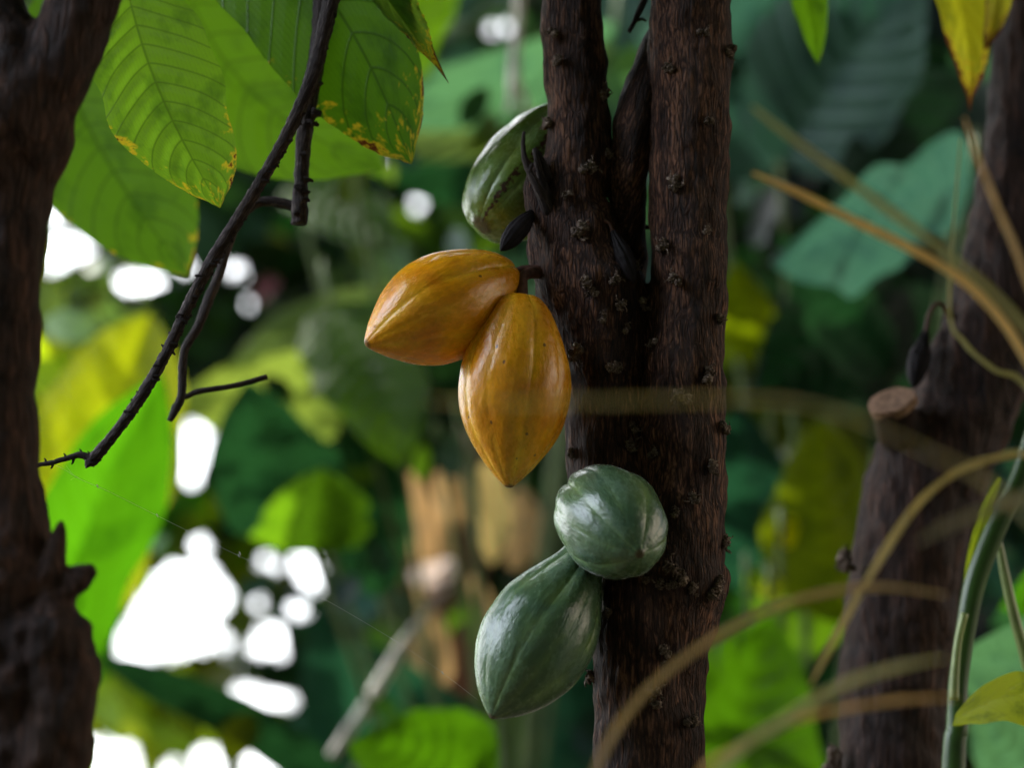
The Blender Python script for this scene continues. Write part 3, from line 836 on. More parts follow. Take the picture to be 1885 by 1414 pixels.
low = [(v, v.normal.copy()) for v in lme.vertices if v.co.z < zl]
for v, vn_ in low:
    c = v.co.copy()
    k = min(1, (zl - c.z) / 0.04)
    v.co = c + vn_ * k * (0.0045 * noise.noise(c * 40) + 0.002 * noise.noise(c * 90))
mesh_obj('trunk', lme, BARK_FAR, lt)
mb = MB(); tube(mb, stem_pts([(-30, 1950, 150), (-40, 2500, 160), (-40, 3400, 190), (-40, 4200, 240)], YL), 24, 6, 0.1, 20)
mb.build('trunk_base', BARK_FAR, lt)
mb = MB(); tube(mb, stem_pts([(-150, -380, 60), (-300, -900, 52), (-600, -1800, 36)], YL), 20, 6, 0.1, 30)
tube(mb, stem_pts([(290, -300, 55), (420, -700, 46), (500, -1500, 34)], YL), 20, 6, 0.1, 30)
mb.build('limb', BARK_FAR, lt)

# ------------------------------------------------------------------ right tree (behind, soft)
YR = 2.34
rt = empty('tree', Vector((P(1640, 1414, YR).x, YR, 0)), 'dark leaning cacao tree on the right with a sawn-off pale branch stub', 'tree')
mb = MB()
tube(mb, stem_pts([(1640, 1750, 108), (1640, 1550, 102), (1642, 1414, 98), (1646, 1250, 98), (1662, 1100, 101), (1684, 960, 103), (1714, 860, 106), (1770, 760, 96), (1810, 660, 92), (1850, 520, 88), (1872, 400, 84), (1890, 240, 76), (1905, 60, 70), (1925, -150, 66), (1960, -400, 60)], YR), 44, 10)
CUTD = Vector((-0.36, -0.62, 0.70)).normalized()
CUTC = P(1642, 742, YR - 0.055)
tube(mb, [tuple(CUTC - CUTD * d_ + Vector((e_, 0, 0))) + (S(r_, YR),) for d_, e_, r_ in ((0.15, 0.03, 70), (0.11, 0.018, 58), (0.07, 0.006, 46), (0.03, 0, 41), (0.0, 0, 40))], 30, 8)
tube(mb, stem_pts([(1760, 800, 70), (1750, 720, 60), (1750, 650, 40), (1760, 580, 24), (1800, 520, 30)], YR - 0.01), 24, 8)
rme = remeshed(mb, 0.0026, 8)
bark_displace(rme, 0.0014, 55, 8, 0.004)
mesh_obj('trunk', rme, BARK_FAR, rt)
mb = MB(); tube(mb, stem_pts([(1640, 1700, 106), (1638, 2300, 115), (1630, 3000, 140), (1630, 3600, 190)], YR), 24, 6, 0.1, 20)
mb.build('trunk_base', BARK_FAR, rt)
mb = MB(); tube(mb, stem_pts([(1955, -350, 60), (2050, -900, 50), (2300, -1800, 34)], YR), 20, 6, 0.1, 30)
mb.build('limb', BARK_FAR, rt)
CUT = plain('sawn_wood', (0.27, 0.16, 0.10), 0.8, 180, 0.5, 0.2, 0.001)
# sawn face of the stub
mb = MB()
q_ = CUTD.to_track_quat('Z', 'Y')
fv = []
for (rr_, zz_) in ((41, -0.006), (42, 0.0025), (41, 0.0035), (24, 0.0038), (6, 0.0030)):
    for k in range(32):
        a_ = k * math.pi / 16
        r2 = S(rr_, YR) * (1 + 0.06 * math.sin(2 * a_ + 1) + 0.03 * math.sin(5 * a_))
        fv.append(CUTC + q_ @ Vector((math.cos(a_) * r2, math.sin(a_) * r2, zz_)))
ff = [(i_ * 32 + k, i_ * 32 + (k + 1) % 32, (i_ + 1) * 32 + (k + 1) % 32, (i_ + 1) * 32 + k) for i_ in range(4) for k in range(32)]
ff.append(tuple(4 * 32 + k for k in range(32)))
mb.add(fv, ff)
mb.build('sawn_face', CUT, rt, smooth=False)
for (px, py) in ((1560, 1035), (1795, 700), (1708, 1150), (1530, 1400)):
    o = bpy.data.objects.new('flower_cushion', CUSH[2]); COL.objects.link(o); o.parent = rt
    o.location = P(px, py, YR - 0.03) - rt.location; o.scale = (2.4, 2.4, 2.4)
    o.rotation_euler = (1.2, 0.4, px * 0.1)
withered('shrivelled black pod hanging on the right tree above its sawn stub', P(1704, 612, YR - 0.03), P(1680, 715, YR - 0.05), S(21, YR),
         [tuple(P(1704, 615, YR - 0.03)) + (S(5, YR),), tuple(P(1712, 575, YR - 0.03)) + (S(4, YR),), tuple(P(1732, 558, YR - 0.03)) + (S(4, YR),), tuple(P(1752, 590, YR - 0.02)) + (S(6, YR),)], 8)

# ------------------------------------------------------------------ dry grass in the foreground (very soft)
STRAW = tint_leaf_material('dry_blade', 0.25, 0.55)
def blade(parent, lst, Y, col, seed=0.0, label=None):
    """lst: (px, py, half width px, dY)"""
    mb = MB()
    pts = stem_pts(lst, Y)
    sp = catmull(pts, 8)
    verts = []; uvs = []
    n = len(sp)
    for i, p in enumerate(sp):
        a = Vector(sp[max(i - 1, 0)][:3]); b = Vector(sp[min(i + 1, n - 1)][:3])
        T = (b - a).normalized(); c = Vector(p[:3])
        V = (CAMLOC - c).normalized(); W = T.cross(V).normalized(); N = W.cross(T)
        r = p[3] * 0.5 * (1 + 0.28 * noise.noise(Vector((i * 0.22, seed * 5, 0))))
        for x, z in ((-1, 0), (-0.5, -0.28), (0, -0.42), (0.5, -0.28), (1, 0), (0.5, -0.12), (0, -0.24), (-0.5, -0.12)):
            verts.append(c + W * r * x + N * r * z); uvs.append(((x + 1) / 2, i / n * 3))
    faces = []
    for i in range(n - 1):
        for k in range(8):
            k2 = (k + 1) % 8
            faces.append((i * 8 + k, i * 8 + k2, (i + 1) * 8 + k2, (i + 1) * 8 + k))
    mb.add(verts, faces, uvs, [col] * len(verts))
    o = mb.build('blade', STRAW, parent)
    if label: o['label'] = label
    return o
TAN = (0.62, 0.46, 0.24); TG = (0.46, 0.44, 0.20); PG = (0.55, 0.54, 0.38); BRN = (0.26, 0.17, 0.11)
gr1 = empty('dry_grass_clump', Vector((0.62, 1.45, 0)), 'blurred dry yellow grass blades arching in from the right edge above the sawn stub', 'grass clump')
def root1(l, x): return l + [(x, 1500, l[-1][2]), (x + 10, 3000, l[-1][2]), (x, 4600, l[-1][2])]
blade(gr1, root1([(1385, 195, 5), (1440, 240, 12), (1560, 330, 15), (1740, 465, 14), (1885, 600, 13), (2050, 850, 13)], 2170), 1.38, TG, 1)
blade(gr1, root1([(1385, 318, 6), (1460, 350, 14), (1560, 400, 17), (1700, 470, 17), (1800, 540, 16), (1890, 660, 15), (2000, 900, 14)], 2120), 1.50, (0.72, 0.56, 0.26), 2)
blade(gr1, root1([(1775, 215, 4), (1800, 290, 10), (1840, 390, 12), (1885, 500, 12), (1980, 800, 12)], 2090), 1.45, TAN, 3)
blade(gr1, root1([(1768, 255, 3), (1748, 560, 6), (1775, 630, 9), (1830, 680, 9), (1895, 720, 10), (2010, 950, 10)], 2100), 1.6, TG, 4)
gr2 = empty('dry_grass_clump', Vector((0.55, 1.3, 0)), 'blurred thin dry grass blades crossing in front of the trunks, lower right', 'grass clump')
blade(gr2, root1([(790, 738, 3), (900, 742, 7), (1100, 740, 8), (1400, 736, 9), (1550, 762, 8), (1700, 828, 7), (1830, 900, 12), (1960, 1050, 12)], 2080), 1.12, (0.52, 0.47, 0.34), 5)
blade(gr2, [(1492, 1262, 4), (1530, 1190, 11), (1590, 1080, 12), (1680, 940, 12), (1760, 870, 12), (1840, 842, 12), (1900, 840, 11), (2000, 900, 11), (2100, 1200, 11), (2150, 2500, 11), (2150, 4300, 11)], 1.52, (0.60, 0.52, 0.26), 6)
blade(gr2, [(1740, 1096, 4), (1640, 1082, 10), (1540, 1088, 13), (1420, 1122, 14), (1290, 1192, 13), (1180, 1285, 14), (1095, 1425, 14), (1030, 1700, 14), (1000, 3000, 14), (1000, 4600, 14)], 1.40, (0.52, 0.41, 0.25), 7)
blade(gr2, [(1740, 1212, 4), (1640, 1232, 14), (1540, 1268, 17), (1440, 1330, 18), (1330, 1420, 18), (1200, 1700, 18), (1150, 3000, 18), (1150, 4600, 18)], 1.32, PG, 8)
blade(gr2, [(1760, 1285, 5), (1640, 1292, 11), (1480, 1322, 12), (1370, 1370, 12), (1270, 1470, 12), (1200, 1900, 12), (1180, 4600, 12)], 1.36, TAN, 9)
blade(gr2, [(1690, 1000, 6), (1740, 970, 17), (1800, 948, 20), (1900, 915, 20), (2000, 930, 18), (2130, 1300, 18), (2160, 4300, 18)], 1.28, (0.30, 0.27, 0.22), 10)

# ------------------------------------------------------------------ green stemmed plant at the right edge
STEMG = plain('green_stalk', (0.035, 0.09, 0.01), 0.35, 25, 0.3, 0.5)
STEMP = plain('pale_stalk', (0.30, 0.38, 0.12), 0.35, 25, 0.3, 0.5)
LEAFY = leaf_material('young_leaf', (0.20, 0.30, 0.015), (0.48, 0.62, 0.03), vein=0.2, tmix=0.55, nv=8, seed=2)
gp = empty('green_plant', Vector((P(1740, 1414, 2.2).x, 2.2, 0)), 'glossy green stalk beside the right trunk with an arching yellow green leaf', 'plant')
mb = MB(); tube(mb, stem_pts([(1960, 600, 16), (1905, 800, 20), (1868, 900, 18), (1830, 980, 20), (1796, 1070, 20), (1778, 1160, 18), (1764, 1260, 18), (1762, 1340, 20), (1755, 1430, 22), (1745, 2000, 30), (1740, 3900, 34)], 2.2), 20, 8)
mb.build('stem', STEMG, gp)
mb = MB(); tube(mb, stem_pts([(1776, 1130, 7), (1764, 1180, 7), (1758, 1240, 8), (1756, 1290, 9)], 2.18), 10, 5)
mb.build('sheath', STEMP, gp)
mb = MB(); tube(mb, stem_pts([(1836, 985, 6), (1850, 1060, 9), (1868, 1140, 10), (1890, 1220, 11), (1930, 1400, 12), (1950, 2200, 12), (1960, 3900, 14)], 2.22), 12, 6)
mb.build('stem', STEMP, gp)
b_, t_ = PL(1757, 1325, 2.18, 1985, 1420, 2.12)
leaf_obj('leaf', gp, LEAFY, b_, t_, S(92, 2.2), None, roll=-0.3, bend=0.0, side=0.36, fold=0.3, wav=0.2, seed=21, prof=LP_STRAP)
b_, t_ = PL(1880, 900, 2.22, 1758, 1200, 2.2)
leaf_obj('leaf', gp, LEAFY, P(1840, 880, 2.21), P(1775, 1100, 2.2), S(22, 2.2), None, roll=0.3, side=-0.04, fold=0.4, prof=LP_STRAP, seed=3)

# ------------------------------------------------------------------ background plants
MATC = {}
def bgmat(col, trans=None, vein=0.35, nv=9, tmix=0.5, rough=0.38):
    k = (col, trans, vein, nv, tmix, rough)
    if k not in MATC:
        MATC[k] = leaf_material('broad_leaf', col, trans, vein=vein, nv=nv, tmix=tmix, rough=rough, seed=len(MATC) * 1.7, bump_d=0.015)
        MATC[k].node_tree.nodes['Principled BSDF'].inputs['Specular IOR Level'].default_value = 0.3
    return MATC[k]
YG_ = (0.22, 0.34, 0.01); YGT = (0.62, 0.74, 0.008)  # leaf palette: sunlit and shaded tones are put into the colours
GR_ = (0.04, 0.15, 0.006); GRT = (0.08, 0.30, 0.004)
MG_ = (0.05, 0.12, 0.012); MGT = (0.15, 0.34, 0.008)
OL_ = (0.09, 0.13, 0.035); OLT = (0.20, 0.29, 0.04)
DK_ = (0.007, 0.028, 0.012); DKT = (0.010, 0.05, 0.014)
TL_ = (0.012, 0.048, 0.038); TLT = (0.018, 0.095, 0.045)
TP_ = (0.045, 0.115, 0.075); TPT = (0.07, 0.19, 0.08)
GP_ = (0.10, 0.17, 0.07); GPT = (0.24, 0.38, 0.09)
TB_ = (0.07, 0.15, 0.13); TBT = (0.03, 0.10, 0.07)  # teal tones hold the sky's sheen as leaf colour
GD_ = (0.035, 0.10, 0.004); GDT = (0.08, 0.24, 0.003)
OY_ = (0.07, 0.105, 0.003); OYT = (0.24, 0.34, 0.003)
BGSTEM = plain('leaf_stalk', (0.12, 0.17, 0.06), 0.5, 30, 0.3)
OCC = []     # leaves already placed: (polygon) used by the thicket to know what is covered
def bgplant(name, label, cat, gx, Y, leaves, crown=None, group='broadleaf plants behind the cacao tree'):
    root = empty(name, Vector((P(gx, 1414, Y).x, Y, 0)), label, cat, group)
    for lf in leaves:
        (x1, y1, x2, y2, w, c, ct) = lf[:7]
        kw = dict(lf[7]) if len(lf) > 7 else {}
        dy = kw.pop('dY', 0.0); dt = kw.pop('dT', -0.15)
        Yl = Y + dy
        b_ = P(x1, y1, Yl); t_ = P(x2, y2, Yl + dt)
        opts = dict(roll=0.0, bend=0.04, side=0.03, fold=0.25, wav=0.18, seed=x1 * 0.013, prof=LP_BROAD, rows=36, cols=14, ripple=0.006, nv=9)
        mk = {}
        for k in ('vein', 'tmix', 'rough'):
            if k in kw: mk[k] = kw.pop(k)
        opts.update(kw)
        mb = MB(); leaf_geo(mb, b_, t_, S(w, Yl), **opts)
        o = mb.build('leaf', bgmat(c, ct, nv=opts['nv'], **mk), root)
        # stalk from the plant's foot to the leaf base, bowed
        foot = root.location + Vector((0, 0, 0))
        mid = Vector(((b_.x * 0.3 + foot.x * 0.7), max(b_.y, Y) + 0.12, b_.z * 0.55))
        sm = MB(); tube(sm, [tuple(foot) + (0.010,), tuple(mid) + (0.006,), tuple(b_ + Vector((0, 0.03, 0))) + (0.005,), tuple(b_) + (0.004,)], 8, 6)
        sm.build('leaf_stalk', BGSTEM, root)
    return root

BAN = [(0, .05), (.12, .25), (.27, .56), (.5, 1.0), (.7, .98), (.86, .66), (.96, .25), (1, .02)]
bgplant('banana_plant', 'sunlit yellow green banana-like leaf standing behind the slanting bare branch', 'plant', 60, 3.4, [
    (20, 1240, 276, 578, 300, YG_, YGT, {'roll': 0.2, 'side': -0.03, 'fold': 0.35, 'bend': 0.05, 'prof': LP_STRAP, 'dT': 0.1, 'nv': 16, 'ripple': 0.004}),  # sunlit half of the leaf, its light given by a yellower colour
    (75, 1420, 296, 690, 215, GR_, GRT, {'roll': -0.25, 'side': 0.07, 'fold': 0.3, 'prof': BAN, 'dY': -0.12, 'nv': 16, 'ripple': 0.004}),  # shaded half of the same leaf, as a greener one
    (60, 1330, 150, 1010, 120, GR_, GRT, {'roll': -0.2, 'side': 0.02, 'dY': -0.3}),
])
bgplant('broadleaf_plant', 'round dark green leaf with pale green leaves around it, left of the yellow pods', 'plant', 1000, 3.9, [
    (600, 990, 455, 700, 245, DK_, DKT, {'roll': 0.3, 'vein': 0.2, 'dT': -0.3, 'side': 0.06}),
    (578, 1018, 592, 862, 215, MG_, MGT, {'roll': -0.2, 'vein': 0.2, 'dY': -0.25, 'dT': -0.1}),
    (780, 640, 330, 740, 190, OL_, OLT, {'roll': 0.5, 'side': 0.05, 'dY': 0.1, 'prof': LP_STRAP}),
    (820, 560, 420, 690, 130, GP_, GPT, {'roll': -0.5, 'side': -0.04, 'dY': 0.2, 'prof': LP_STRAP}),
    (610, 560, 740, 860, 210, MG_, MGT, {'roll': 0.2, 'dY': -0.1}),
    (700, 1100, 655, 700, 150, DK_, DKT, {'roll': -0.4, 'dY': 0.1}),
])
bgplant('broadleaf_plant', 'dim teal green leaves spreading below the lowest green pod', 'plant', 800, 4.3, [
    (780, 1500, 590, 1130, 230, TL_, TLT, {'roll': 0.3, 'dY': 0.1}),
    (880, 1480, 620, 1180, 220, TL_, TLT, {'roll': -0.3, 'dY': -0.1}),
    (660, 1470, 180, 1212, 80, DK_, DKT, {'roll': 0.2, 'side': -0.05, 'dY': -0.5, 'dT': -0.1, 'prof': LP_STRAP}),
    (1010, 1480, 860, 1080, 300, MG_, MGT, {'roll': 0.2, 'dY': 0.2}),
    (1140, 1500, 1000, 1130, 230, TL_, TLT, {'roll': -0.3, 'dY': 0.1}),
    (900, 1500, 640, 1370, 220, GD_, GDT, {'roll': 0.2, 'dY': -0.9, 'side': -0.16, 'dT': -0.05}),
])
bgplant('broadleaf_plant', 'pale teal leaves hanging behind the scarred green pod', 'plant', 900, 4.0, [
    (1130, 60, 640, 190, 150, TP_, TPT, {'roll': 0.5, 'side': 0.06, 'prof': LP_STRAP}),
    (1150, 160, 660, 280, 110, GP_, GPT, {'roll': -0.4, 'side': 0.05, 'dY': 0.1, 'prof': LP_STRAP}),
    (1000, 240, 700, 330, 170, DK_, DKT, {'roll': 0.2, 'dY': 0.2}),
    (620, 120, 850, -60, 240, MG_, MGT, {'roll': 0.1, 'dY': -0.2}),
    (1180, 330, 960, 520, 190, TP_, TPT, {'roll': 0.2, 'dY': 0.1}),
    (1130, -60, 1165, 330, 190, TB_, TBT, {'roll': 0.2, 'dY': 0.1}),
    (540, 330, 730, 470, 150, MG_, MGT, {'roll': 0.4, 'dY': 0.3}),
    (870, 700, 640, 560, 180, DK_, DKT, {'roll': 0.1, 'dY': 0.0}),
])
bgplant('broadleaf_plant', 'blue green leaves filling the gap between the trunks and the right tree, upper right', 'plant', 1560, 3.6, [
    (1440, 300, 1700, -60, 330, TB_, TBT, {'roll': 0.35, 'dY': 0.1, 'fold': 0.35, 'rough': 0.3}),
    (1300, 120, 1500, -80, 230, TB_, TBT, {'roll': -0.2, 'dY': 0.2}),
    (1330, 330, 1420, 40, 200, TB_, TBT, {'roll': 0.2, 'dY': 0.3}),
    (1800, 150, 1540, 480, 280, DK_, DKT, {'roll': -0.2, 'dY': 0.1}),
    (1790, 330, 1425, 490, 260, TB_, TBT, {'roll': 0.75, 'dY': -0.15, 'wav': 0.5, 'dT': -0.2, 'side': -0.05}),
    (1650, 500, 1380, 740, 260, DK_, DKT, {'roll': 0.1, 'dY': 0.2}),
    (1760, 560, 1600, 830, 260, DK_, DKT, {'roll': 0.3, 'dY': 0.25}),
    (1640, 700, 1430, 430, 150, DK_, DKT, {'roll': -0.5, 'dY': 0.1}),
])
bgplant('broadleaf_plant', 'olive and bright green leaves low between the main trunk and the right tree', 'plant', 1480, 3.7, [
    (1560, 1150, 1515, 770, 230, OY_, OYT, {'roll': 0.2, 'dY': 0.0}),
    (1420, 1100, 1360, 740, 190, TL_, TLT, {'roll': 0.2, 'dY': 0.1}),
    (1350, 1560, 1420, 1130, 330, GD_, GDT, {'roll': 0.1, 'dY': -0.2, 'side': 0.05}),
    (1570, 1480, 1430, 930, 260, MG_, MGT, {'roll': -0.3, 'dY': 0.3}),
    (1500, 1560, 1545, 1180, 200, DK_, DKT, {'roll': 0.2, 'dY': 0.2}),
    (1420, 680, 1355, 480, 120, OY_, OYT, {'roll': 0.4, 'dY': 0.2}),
    (1440, 1010, 1462, 950, 44, (0.25, 0.35, 0.0), (0.9, 0.95, 0.0), {'roll': 0.2, 'dY': -0.25, 'tmix': 0.7, 'dT': 0.0}),  # tiny leaves stand in for sunlit spots, brightness put in their colour
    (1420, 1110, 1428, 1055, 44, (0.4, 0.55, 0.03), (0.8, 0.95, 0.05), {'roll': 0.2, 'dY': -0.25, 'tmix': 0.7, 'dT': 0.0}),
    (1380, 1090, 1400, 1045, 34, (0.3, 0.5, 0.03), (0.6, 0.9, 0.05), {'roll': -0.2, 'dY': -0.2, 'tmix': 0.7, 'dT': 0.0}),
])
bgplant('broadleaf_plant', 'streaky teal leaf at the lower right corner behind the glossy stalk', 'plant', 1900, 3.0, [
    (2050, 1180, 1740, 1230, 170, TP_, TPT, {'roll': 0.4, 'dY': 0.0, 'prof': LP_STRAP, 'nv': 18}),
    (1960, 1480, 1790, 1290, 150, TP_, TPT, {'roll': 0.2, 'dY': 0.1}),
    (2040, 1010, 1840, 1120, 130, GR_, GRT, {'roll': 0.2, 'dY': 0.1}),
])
# dry brown banana sheaths
DRY1 = leaf_material('dry_sheath', (0.60, 0.42, 0.25), (0.7, 0.45, 0.22), vein=0.15, tmix=0.5, rough=0.6, nv=2, seed=3)
DRY2 = leaf_material('dry_sheath_pale', (0.88, 0.74, 0.36), (0.9, 0.7, 0.28), vein=0.15, tmix=0.35, rough=0.6, nv=2, seed=5)
DRY3 = leaf_material('dry_sheath_dark', (0.10, 0.045, 0.03), (0.1, 0.04, 0.02), vein=0.1, tmix=0.2, rough=0.6, nv=2, seed=8)
dp = empty('dry_plant', Vector((P(830, 1414, 4.4).x, 4.4, 0)), 'brown dried stem wrapped in pale papery sheaths below the hanging yellow pod', 'plant')
mb = MB(); tube(mb, stem_pts([(880, 800, 40), (850, 950, 60), (830, 1100, 55), (800, 1250, 50), (790, 1414, 55), (790, 2500, 60)], 4.5), 20, 8, 0.2, 8)
mb.build('stem', bark_material('dry_stem', (0.03, 0.015, 0.01), (0.14, 0.07, 0.04), (0.3, 0.17, 0.1), scale=0.2), dp)
for (x1, y1, x2, y2, w, m, Y) in ((700, 850, 745, 1090, 80, DRY3, 4.3), (825, 830, 800, 1060, 60, DRY1, 4.25), (900, 850, 905, 1040, 64, DRY2, 4.2), (960, 900, 945, 1060, 70, DRY1, 4.3),
                                 (760, 860, 775, 1120, 50, DRY1, 4.2), (870, 1060, 905, 1210, 40, DRY1, 4.3), (790, 1120, 770, 1340, 80, DRY1, 4.2), (850, 1150, 830, 1330, 60, DRY3, 4.3), (850, 1040, 745, 1062, 46, bgmat((0.7, 0.6, 0.6), (0.6, 0.5, 0.5)), 4.15)):
    b_, t_ = PL(x1, y1, Y, x2, y2, Y - 0.05)
    leaf_obj('sheath', dp, m, b_, t_, S(w, Y), None, roll=0.3, side=0.04, fold=0.4, wav=0.3, seed=x1 * 0.1, prof=LP_STRAP, rows=20, cols=8)
PALE = plain('pale_dead_stalk', (0.55, 0.50, 0.42), 0.5, 20, 0.7)
mb = MB(); tube(mb, stem_pts([(520, 1560, 7), (610, 1395, 9), (680, 1290, 11), (740, 1190, 10), (800, 1110, 5), (830, 1080, 3)], 3.9), 12, 6, 0.2, 20)
o = mb.build('dead_stalk', PALE); tag(o, 'pale bleached dead stalk slanting up behind the lowest green pod', 'stalk')
mb = MB(); tube(mb, stem_pts([(958, -300, 7), (955, 0, 9), (948, 90, 10), (946, 150, 11), (938, 205, 9)], 3.6), 10, 6, 0.5, 30)
tube(mb, stem_pts([(946, 150, 8), (965, 185, 9), (968, 215, 5)], 3.6), 10, 5, 0.5, 30)
o = mb.build('aerial_root', PALE); tag(o, 'pale aerial root hanging straight down above the scarred green pod', 'root')
RED = plain('pink_petal', (0.40, 0.16, 0.19), 0.5, 20, 0.3)
fl = empty('flowering_shrub', Vector((P(480, 1414, 5.0).x, 5.0, 0)), 'far shrub with small blurred pink flower heads left of the sideways yellow pod', 'shrub')
mb = MB(); tube(mb, stem_pts([(700, 3000, 8), (690, 1400, 7), (640, 800, 6), (485, 545, 5)], 5.0), 8, 6); mb.build('stem', BGSTEM, fl)
for (x, y, r) in ((485, 530, 13), (498, 520, 10), (478, 545, 9)):
    mb = MB()
    for k in range(5):
        a = k * 1.257
        leaf_geo(mb, P(x, y, 4.9), P(x + math.cos(a) * r * 1.6, y + math.sin(a) * r * 1.6, 4.87), S(r, 4.9), rows=6, cols=4, prof=LP_BROAD)
    mb.build('flower', RED, fl)

# ------------------------------------------------------------------ thicket closing the view, with holes to the sky, some added for glints and rim light
GAPS = [
    [(80, 325), (105, 320), (132, 370), (125, 412), (78, 415)], [(70, 425), (120, 418), (165, 430), (187, 462), (150, 492), (75, 515)],
    [(190, 515), (230, 488), (270, 490), (320, 512), (300, 542), (215, 547)],
    [(338, 775), (365, 762), (398, 790), (388, 850), (372, 900), (350, 915), (318, 890), (325, 830)],
    [(300, 1025), (350, 1018), (392, 1025), (442, 1085), (436, 1122), (412, 1132), (420, 1180), (380, 1217), (300, 1227), (210, 1227), (203, 1190), (260, 1070)],
    [(528, 1014), (600, 1008), (610, 1060), (570, 1110), (528, 1060)],
    [(470, 1150), (485, 1135), (520, 1135), (541, 1160), (540, 1222), (480, 1224), (445, 1205), (450, 1170)],
    [(400, 1255), (460, 1256), (535, 1264), (570, 1300), (505, 1322), (430, 1290)],
    [(140, 1352), (240, 1352), (268, 1385), (275, 1470), (140, 1470)], [(278, 1430), (295, 1390), (330, 1385), (345, 1430), (340, 1470), (280, 1470)],
    [(343, 1430), (345, 1380), (385, 1353), (415, 1375), (412, 1470), (345, 1470)], [(436, 1430), (445, 1378), (475, 1362), (507, 1390), (515, 1470), (440, 1470)],
    [(60, 770), (90, 790), (78, 850), (55, 850)], [(60, 40), (100, 5), (110, 20), (75, 60)],
]
DISCS = [(367, 1003, 15), (490, 1035, 9), (548, 1122, 14), (590, 1085, 7), (415, 1180, 10), (770, 375, 11), (430, 495, 11), (600, 1290, 7), (515, 1040, 6), (336, 492, 9),
         (930, 50, 6), (905, 62, 4.5), (475, 1115, 8), (585, 478, 4.5), (640, 505, 4.5), (715, 340, 4.5), (705, 372, 4.5), (692, 302, 4.5), (770, 1052, 6), (795, 1046, 4.5), (745, 1060, 4.5), (455, 560, 4.5), (1450, 980, 6), (1420, 1080, 4.5)]  # the smallest holes are added to stand in for glints
def shrink(poly, d):
    cx = sum(p[0] for p in poly) / len(poly); cy = sum(p[1] for p in poly) / len(poly)
    out = []
    for x, y in poly:
        l = math.hypot(x - cx, y - cy); k = max(0.35, (l - d) / l)
        out.append((cx + (x - cx) * k, cy + (y - cy) * k))
    return out
GP = [shrink(g, 18) for g in GAPS]
def inpoly(x, y, poly):
    c = False; j = len(poly) - 1
    for i in range(len(poly)):
        xi, yi = poly[i]; xj, yj = poly[j]
        if (yi > y) != (yj > y) and x < (xj - xi) * (y - yi) / (yj - yi) + xi: c = not c
        j = i
    return c
X0, X1, Y0, Y1, CELL = -900, 2800, -200, 1904, 8
NX, NY = (X1 - X0) // CELL, (Y1 - Y0) // CELL
gapcell = bytearray(NX * NY)
for iy in range(NY):
    for ix in range(NX):
        x, y = X0 + (ix + 0.5) * CELL, Y0 + (iy + 0.5) * CELL
        if (x < -160 or y > 1600) and noise.noise(Vector((x / 240, y / 240, 3.3))) > -0.12: gapcell[iy * NX + ix] = 1; continue  # out-of-view openings added so back light rims the pods
        if x > 960 and not (1400 < x < 1480): continue
        if x < -20: continue
        if any(inpoly(x, y, g) for g in GP) or any((x - a) ** 2 + (y - b) ** 2 < r * r for a, b, r in DISCS):
            gapcell[iy * NX + ix] = 1
# leaf colour per part of the thicket, its light and shade painted in (x, y, radius, colour)
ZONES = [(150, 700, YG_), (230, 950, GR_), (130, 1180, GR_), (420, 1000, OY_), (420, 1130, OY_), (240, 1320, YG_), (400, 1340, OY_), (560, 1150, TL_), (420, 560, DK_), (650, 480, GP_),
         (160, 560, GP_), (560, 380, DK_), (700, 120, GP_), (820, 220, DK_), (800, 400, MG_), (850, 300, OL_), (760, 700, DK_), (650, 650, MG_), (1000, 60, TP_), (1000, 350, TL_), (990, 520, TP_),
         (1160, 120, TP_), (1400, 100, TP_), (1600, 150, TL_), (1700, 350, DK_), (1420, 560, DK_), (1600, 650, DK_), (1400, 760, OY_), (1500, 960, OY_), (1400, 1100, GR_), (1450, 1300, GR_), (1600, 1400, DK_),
         (980, 850, DK_), (1020, 1050, DK_), (820, 1150, MG_), (720, 1350, GR_), (950, 1300, MG_), (1040, 1350, TL_), (560, 1330, TL_), (640, 1180, TL_), (1850, 1150, TL_), (1820, 1350, OY_), (600, 880, MG_), (480, 830, DK_)]
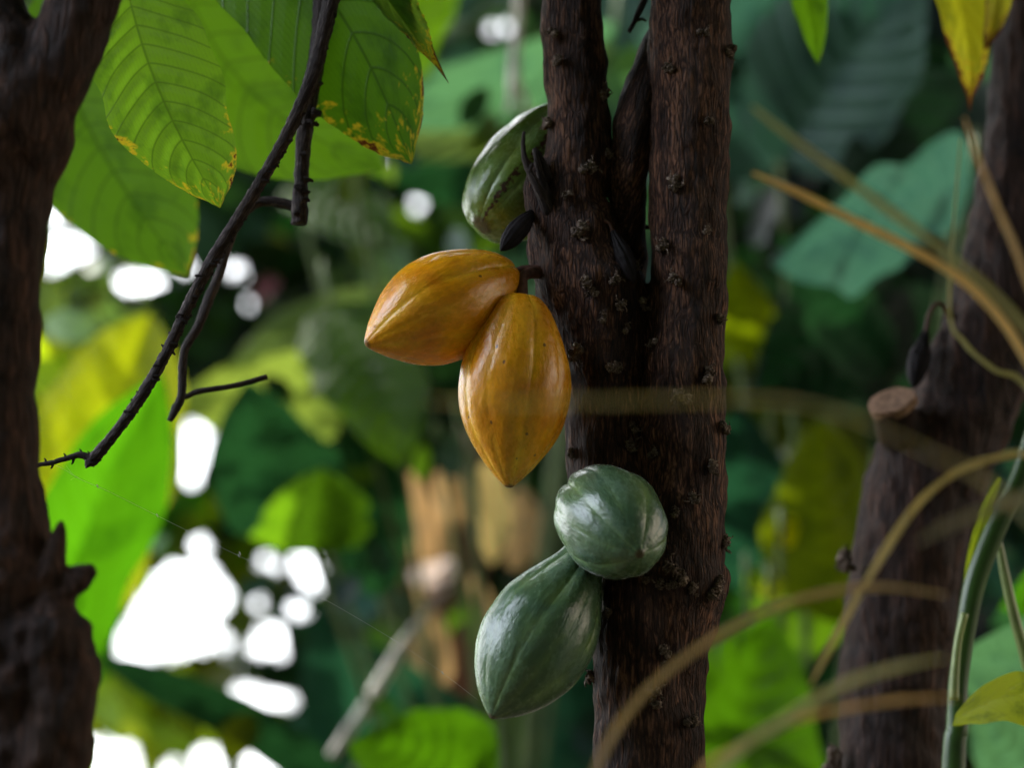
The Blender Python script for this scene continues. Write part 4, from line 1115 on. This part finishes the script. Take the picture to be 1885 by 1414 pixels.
def thicket(seed, Ya, Yb, Lpx, name, label, dark=1.0, keep=1.0):
    rnd = random.Random(seed)
    cov = bytearray(gapcell)
    mb = MB(); n = 0
    order = [i for i in range(NX * NY) if not gapcell[i]]
    rnd.shuffle(order)
    for idx in order:
        if cov[idx]: continue
        iy, ix = divmod(idx, NX)
        cx, cy = X0 + (ix + 0.5) * CELL, Y0 + (iy + 0.5) * CELL
        outside = not (-120 < cx < 2000 and -120 < cy < 1530)
        base = Lpx * (1.7 if outside else 1.0)
        for attempt in range(7):
            L = base * rnd.uniform(0.6, 1.3) * (0.72 ** attempt)
            wd = L * rnd.uniform(0.38, 0.55)
            a = rnd.gauss(math.pi / 2, 1.0) if rnd.random() < 0.75 else rnd.uniform(0, 6.28)
            ca, sa = math.cos(a), math.sin(a)
            bad = False; cells = []
            for i in range(-8, 9):
                hw = wd / 2 * math.sqrt(max(0, 1 - (i / 8) ** 2)) * 1.0
                k = max(1, int(hw / (CELL * 0.6)))
                for j in range(-k, k + 1):
                    ox, oy = i / 8 * L / 2, j / k * hw
                    x, y = cx + ox * ca - oy * sa, cy + ox * sa + oy * ca
                    jx, jy = int((x - X0) // CELL), int((y - Y0) // CELL)
                    if 0 <= jx < NX and 0 <= jy < NY:
                        q = jy * NX + jx
                        if gapcell[q]: bad = True; break
                        cells.append(q)
                if bad: break
            if not bad: break
        if bad:
            L *= 0.5; wd *= 0.5; cells = [idx]
        for q in cells: cov[q] = 1
        if bad and keep < 1: continue
        if keep < 1 and noise.noise(Vector((cx / 160, cy / 160, 7.7))) < 1 - 2 * keep: continue
        Y = rnd.uniform(Ya, Yb)
        zc = min(ZONES, key=lambda z: (z[0] - cx - rnd.gauss(0, 45)) ** 2 + (z[1] - cy - rnd.gauss(0, 45)) ** 2)[2]
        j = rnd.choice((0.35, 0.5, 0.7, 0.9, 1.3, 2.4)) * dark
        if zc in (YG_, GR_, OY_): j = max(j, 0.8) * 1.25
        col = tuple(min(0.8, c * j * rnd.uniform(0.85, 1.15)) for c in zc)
        b_ = P(cx - ca * L / 2, cy - sa * L / 2, Y); t_ = P(cx + ca * L / 2, cy + sa * L / 2, Y + rnd.uniform(-0.5, 0.1) * S(L, Y))
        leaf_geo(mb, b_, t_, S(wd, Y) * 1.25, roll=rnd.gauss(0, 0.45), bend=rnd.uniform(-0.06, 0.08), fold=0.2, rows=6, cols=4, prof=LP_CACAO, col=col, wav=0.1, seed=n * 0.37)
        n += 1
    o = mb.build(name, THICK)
    tag(o, label, 'foliage', kind='stuff')
    return n
THICK = tint_leaf_material('thicket_leaf', 0.36, 0.4)
THICK.node_tree.nodes['Principled BSDF'].inputs['Specular IOR Level'].default_value = 0.3
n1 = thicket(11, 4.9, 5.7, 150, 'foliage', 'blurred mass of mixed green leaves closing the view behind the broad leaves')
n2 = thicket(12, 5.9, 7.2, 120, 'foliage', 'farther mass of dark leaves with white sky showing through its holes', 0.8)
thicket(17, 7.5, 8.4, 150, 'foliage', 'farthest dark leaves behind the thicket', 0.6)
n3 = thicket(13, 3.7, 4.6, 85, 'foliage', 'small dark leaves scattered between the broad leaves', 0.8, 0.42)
print('thicket leaves', n1, n2, n3)

# ------------------------------------------------------------------ unseen overhead and rear leaves, added to shade the subject
rnd = random.Random(21)
mb = MB()
def shade_leaf(c, L):
    d = Vector((rnd.gauss(0, 1), rnd.gauss(0, 1), rnd.gauss(0, 0.5))).normalized()
    g_ = rnd.uniform(0.7, 1.2)
    leaf_geo(mb, c - d * L / 2, c + d * L / 2, L * 0.45, roll=rnd.uniform(0, 3.14), fold=0.2, rows=5, cols=2, col=(0.05 * g_, 0.12 * g_, 0.02 * g_))
for k in range(2600):          # unseen overhead crown
    c = Vector((rnd.uniform(-1.1, 2.2), rnd.uniform(-2.2, 3.1), rnd.uniform(2.75, 3.6)))
    shade_leaf(c, rnd.uniform(0.22, 0.4))
for k in range(700):           # extra leaves added to keep the sun off the fruit
    c = Vector((rnd.uniform(-2.0, 0.1), rnd.uniform(2.15, 3.1), rnd.uniform(2.8, 3.3)))
    shade_leaf(c, rnd.uniform(0.2, 0.34))
for k in range(3200):          # unseen leaves behind the camera, added to block light from the front
    a_ = rnd.uniform(-1.35, 1.35)
    r_ = rnd.uniform(2.6, 3.6)
    c = Vector((math.sin(a_) * r_, 0.9 - math.cos(a_) * r_, rnd.uniform(0.0, 3.3)))
    shade_leaf(c, rnd.uniform(0.22, 0.4))
o = mb.build('shade_foliage', tint_leaf_material('shade_leaf', 0.35, 0.45))
tag(o, 'unseen leaves added above and behind the camera to shade the cacao tree', 'foliage', kind='stuff')
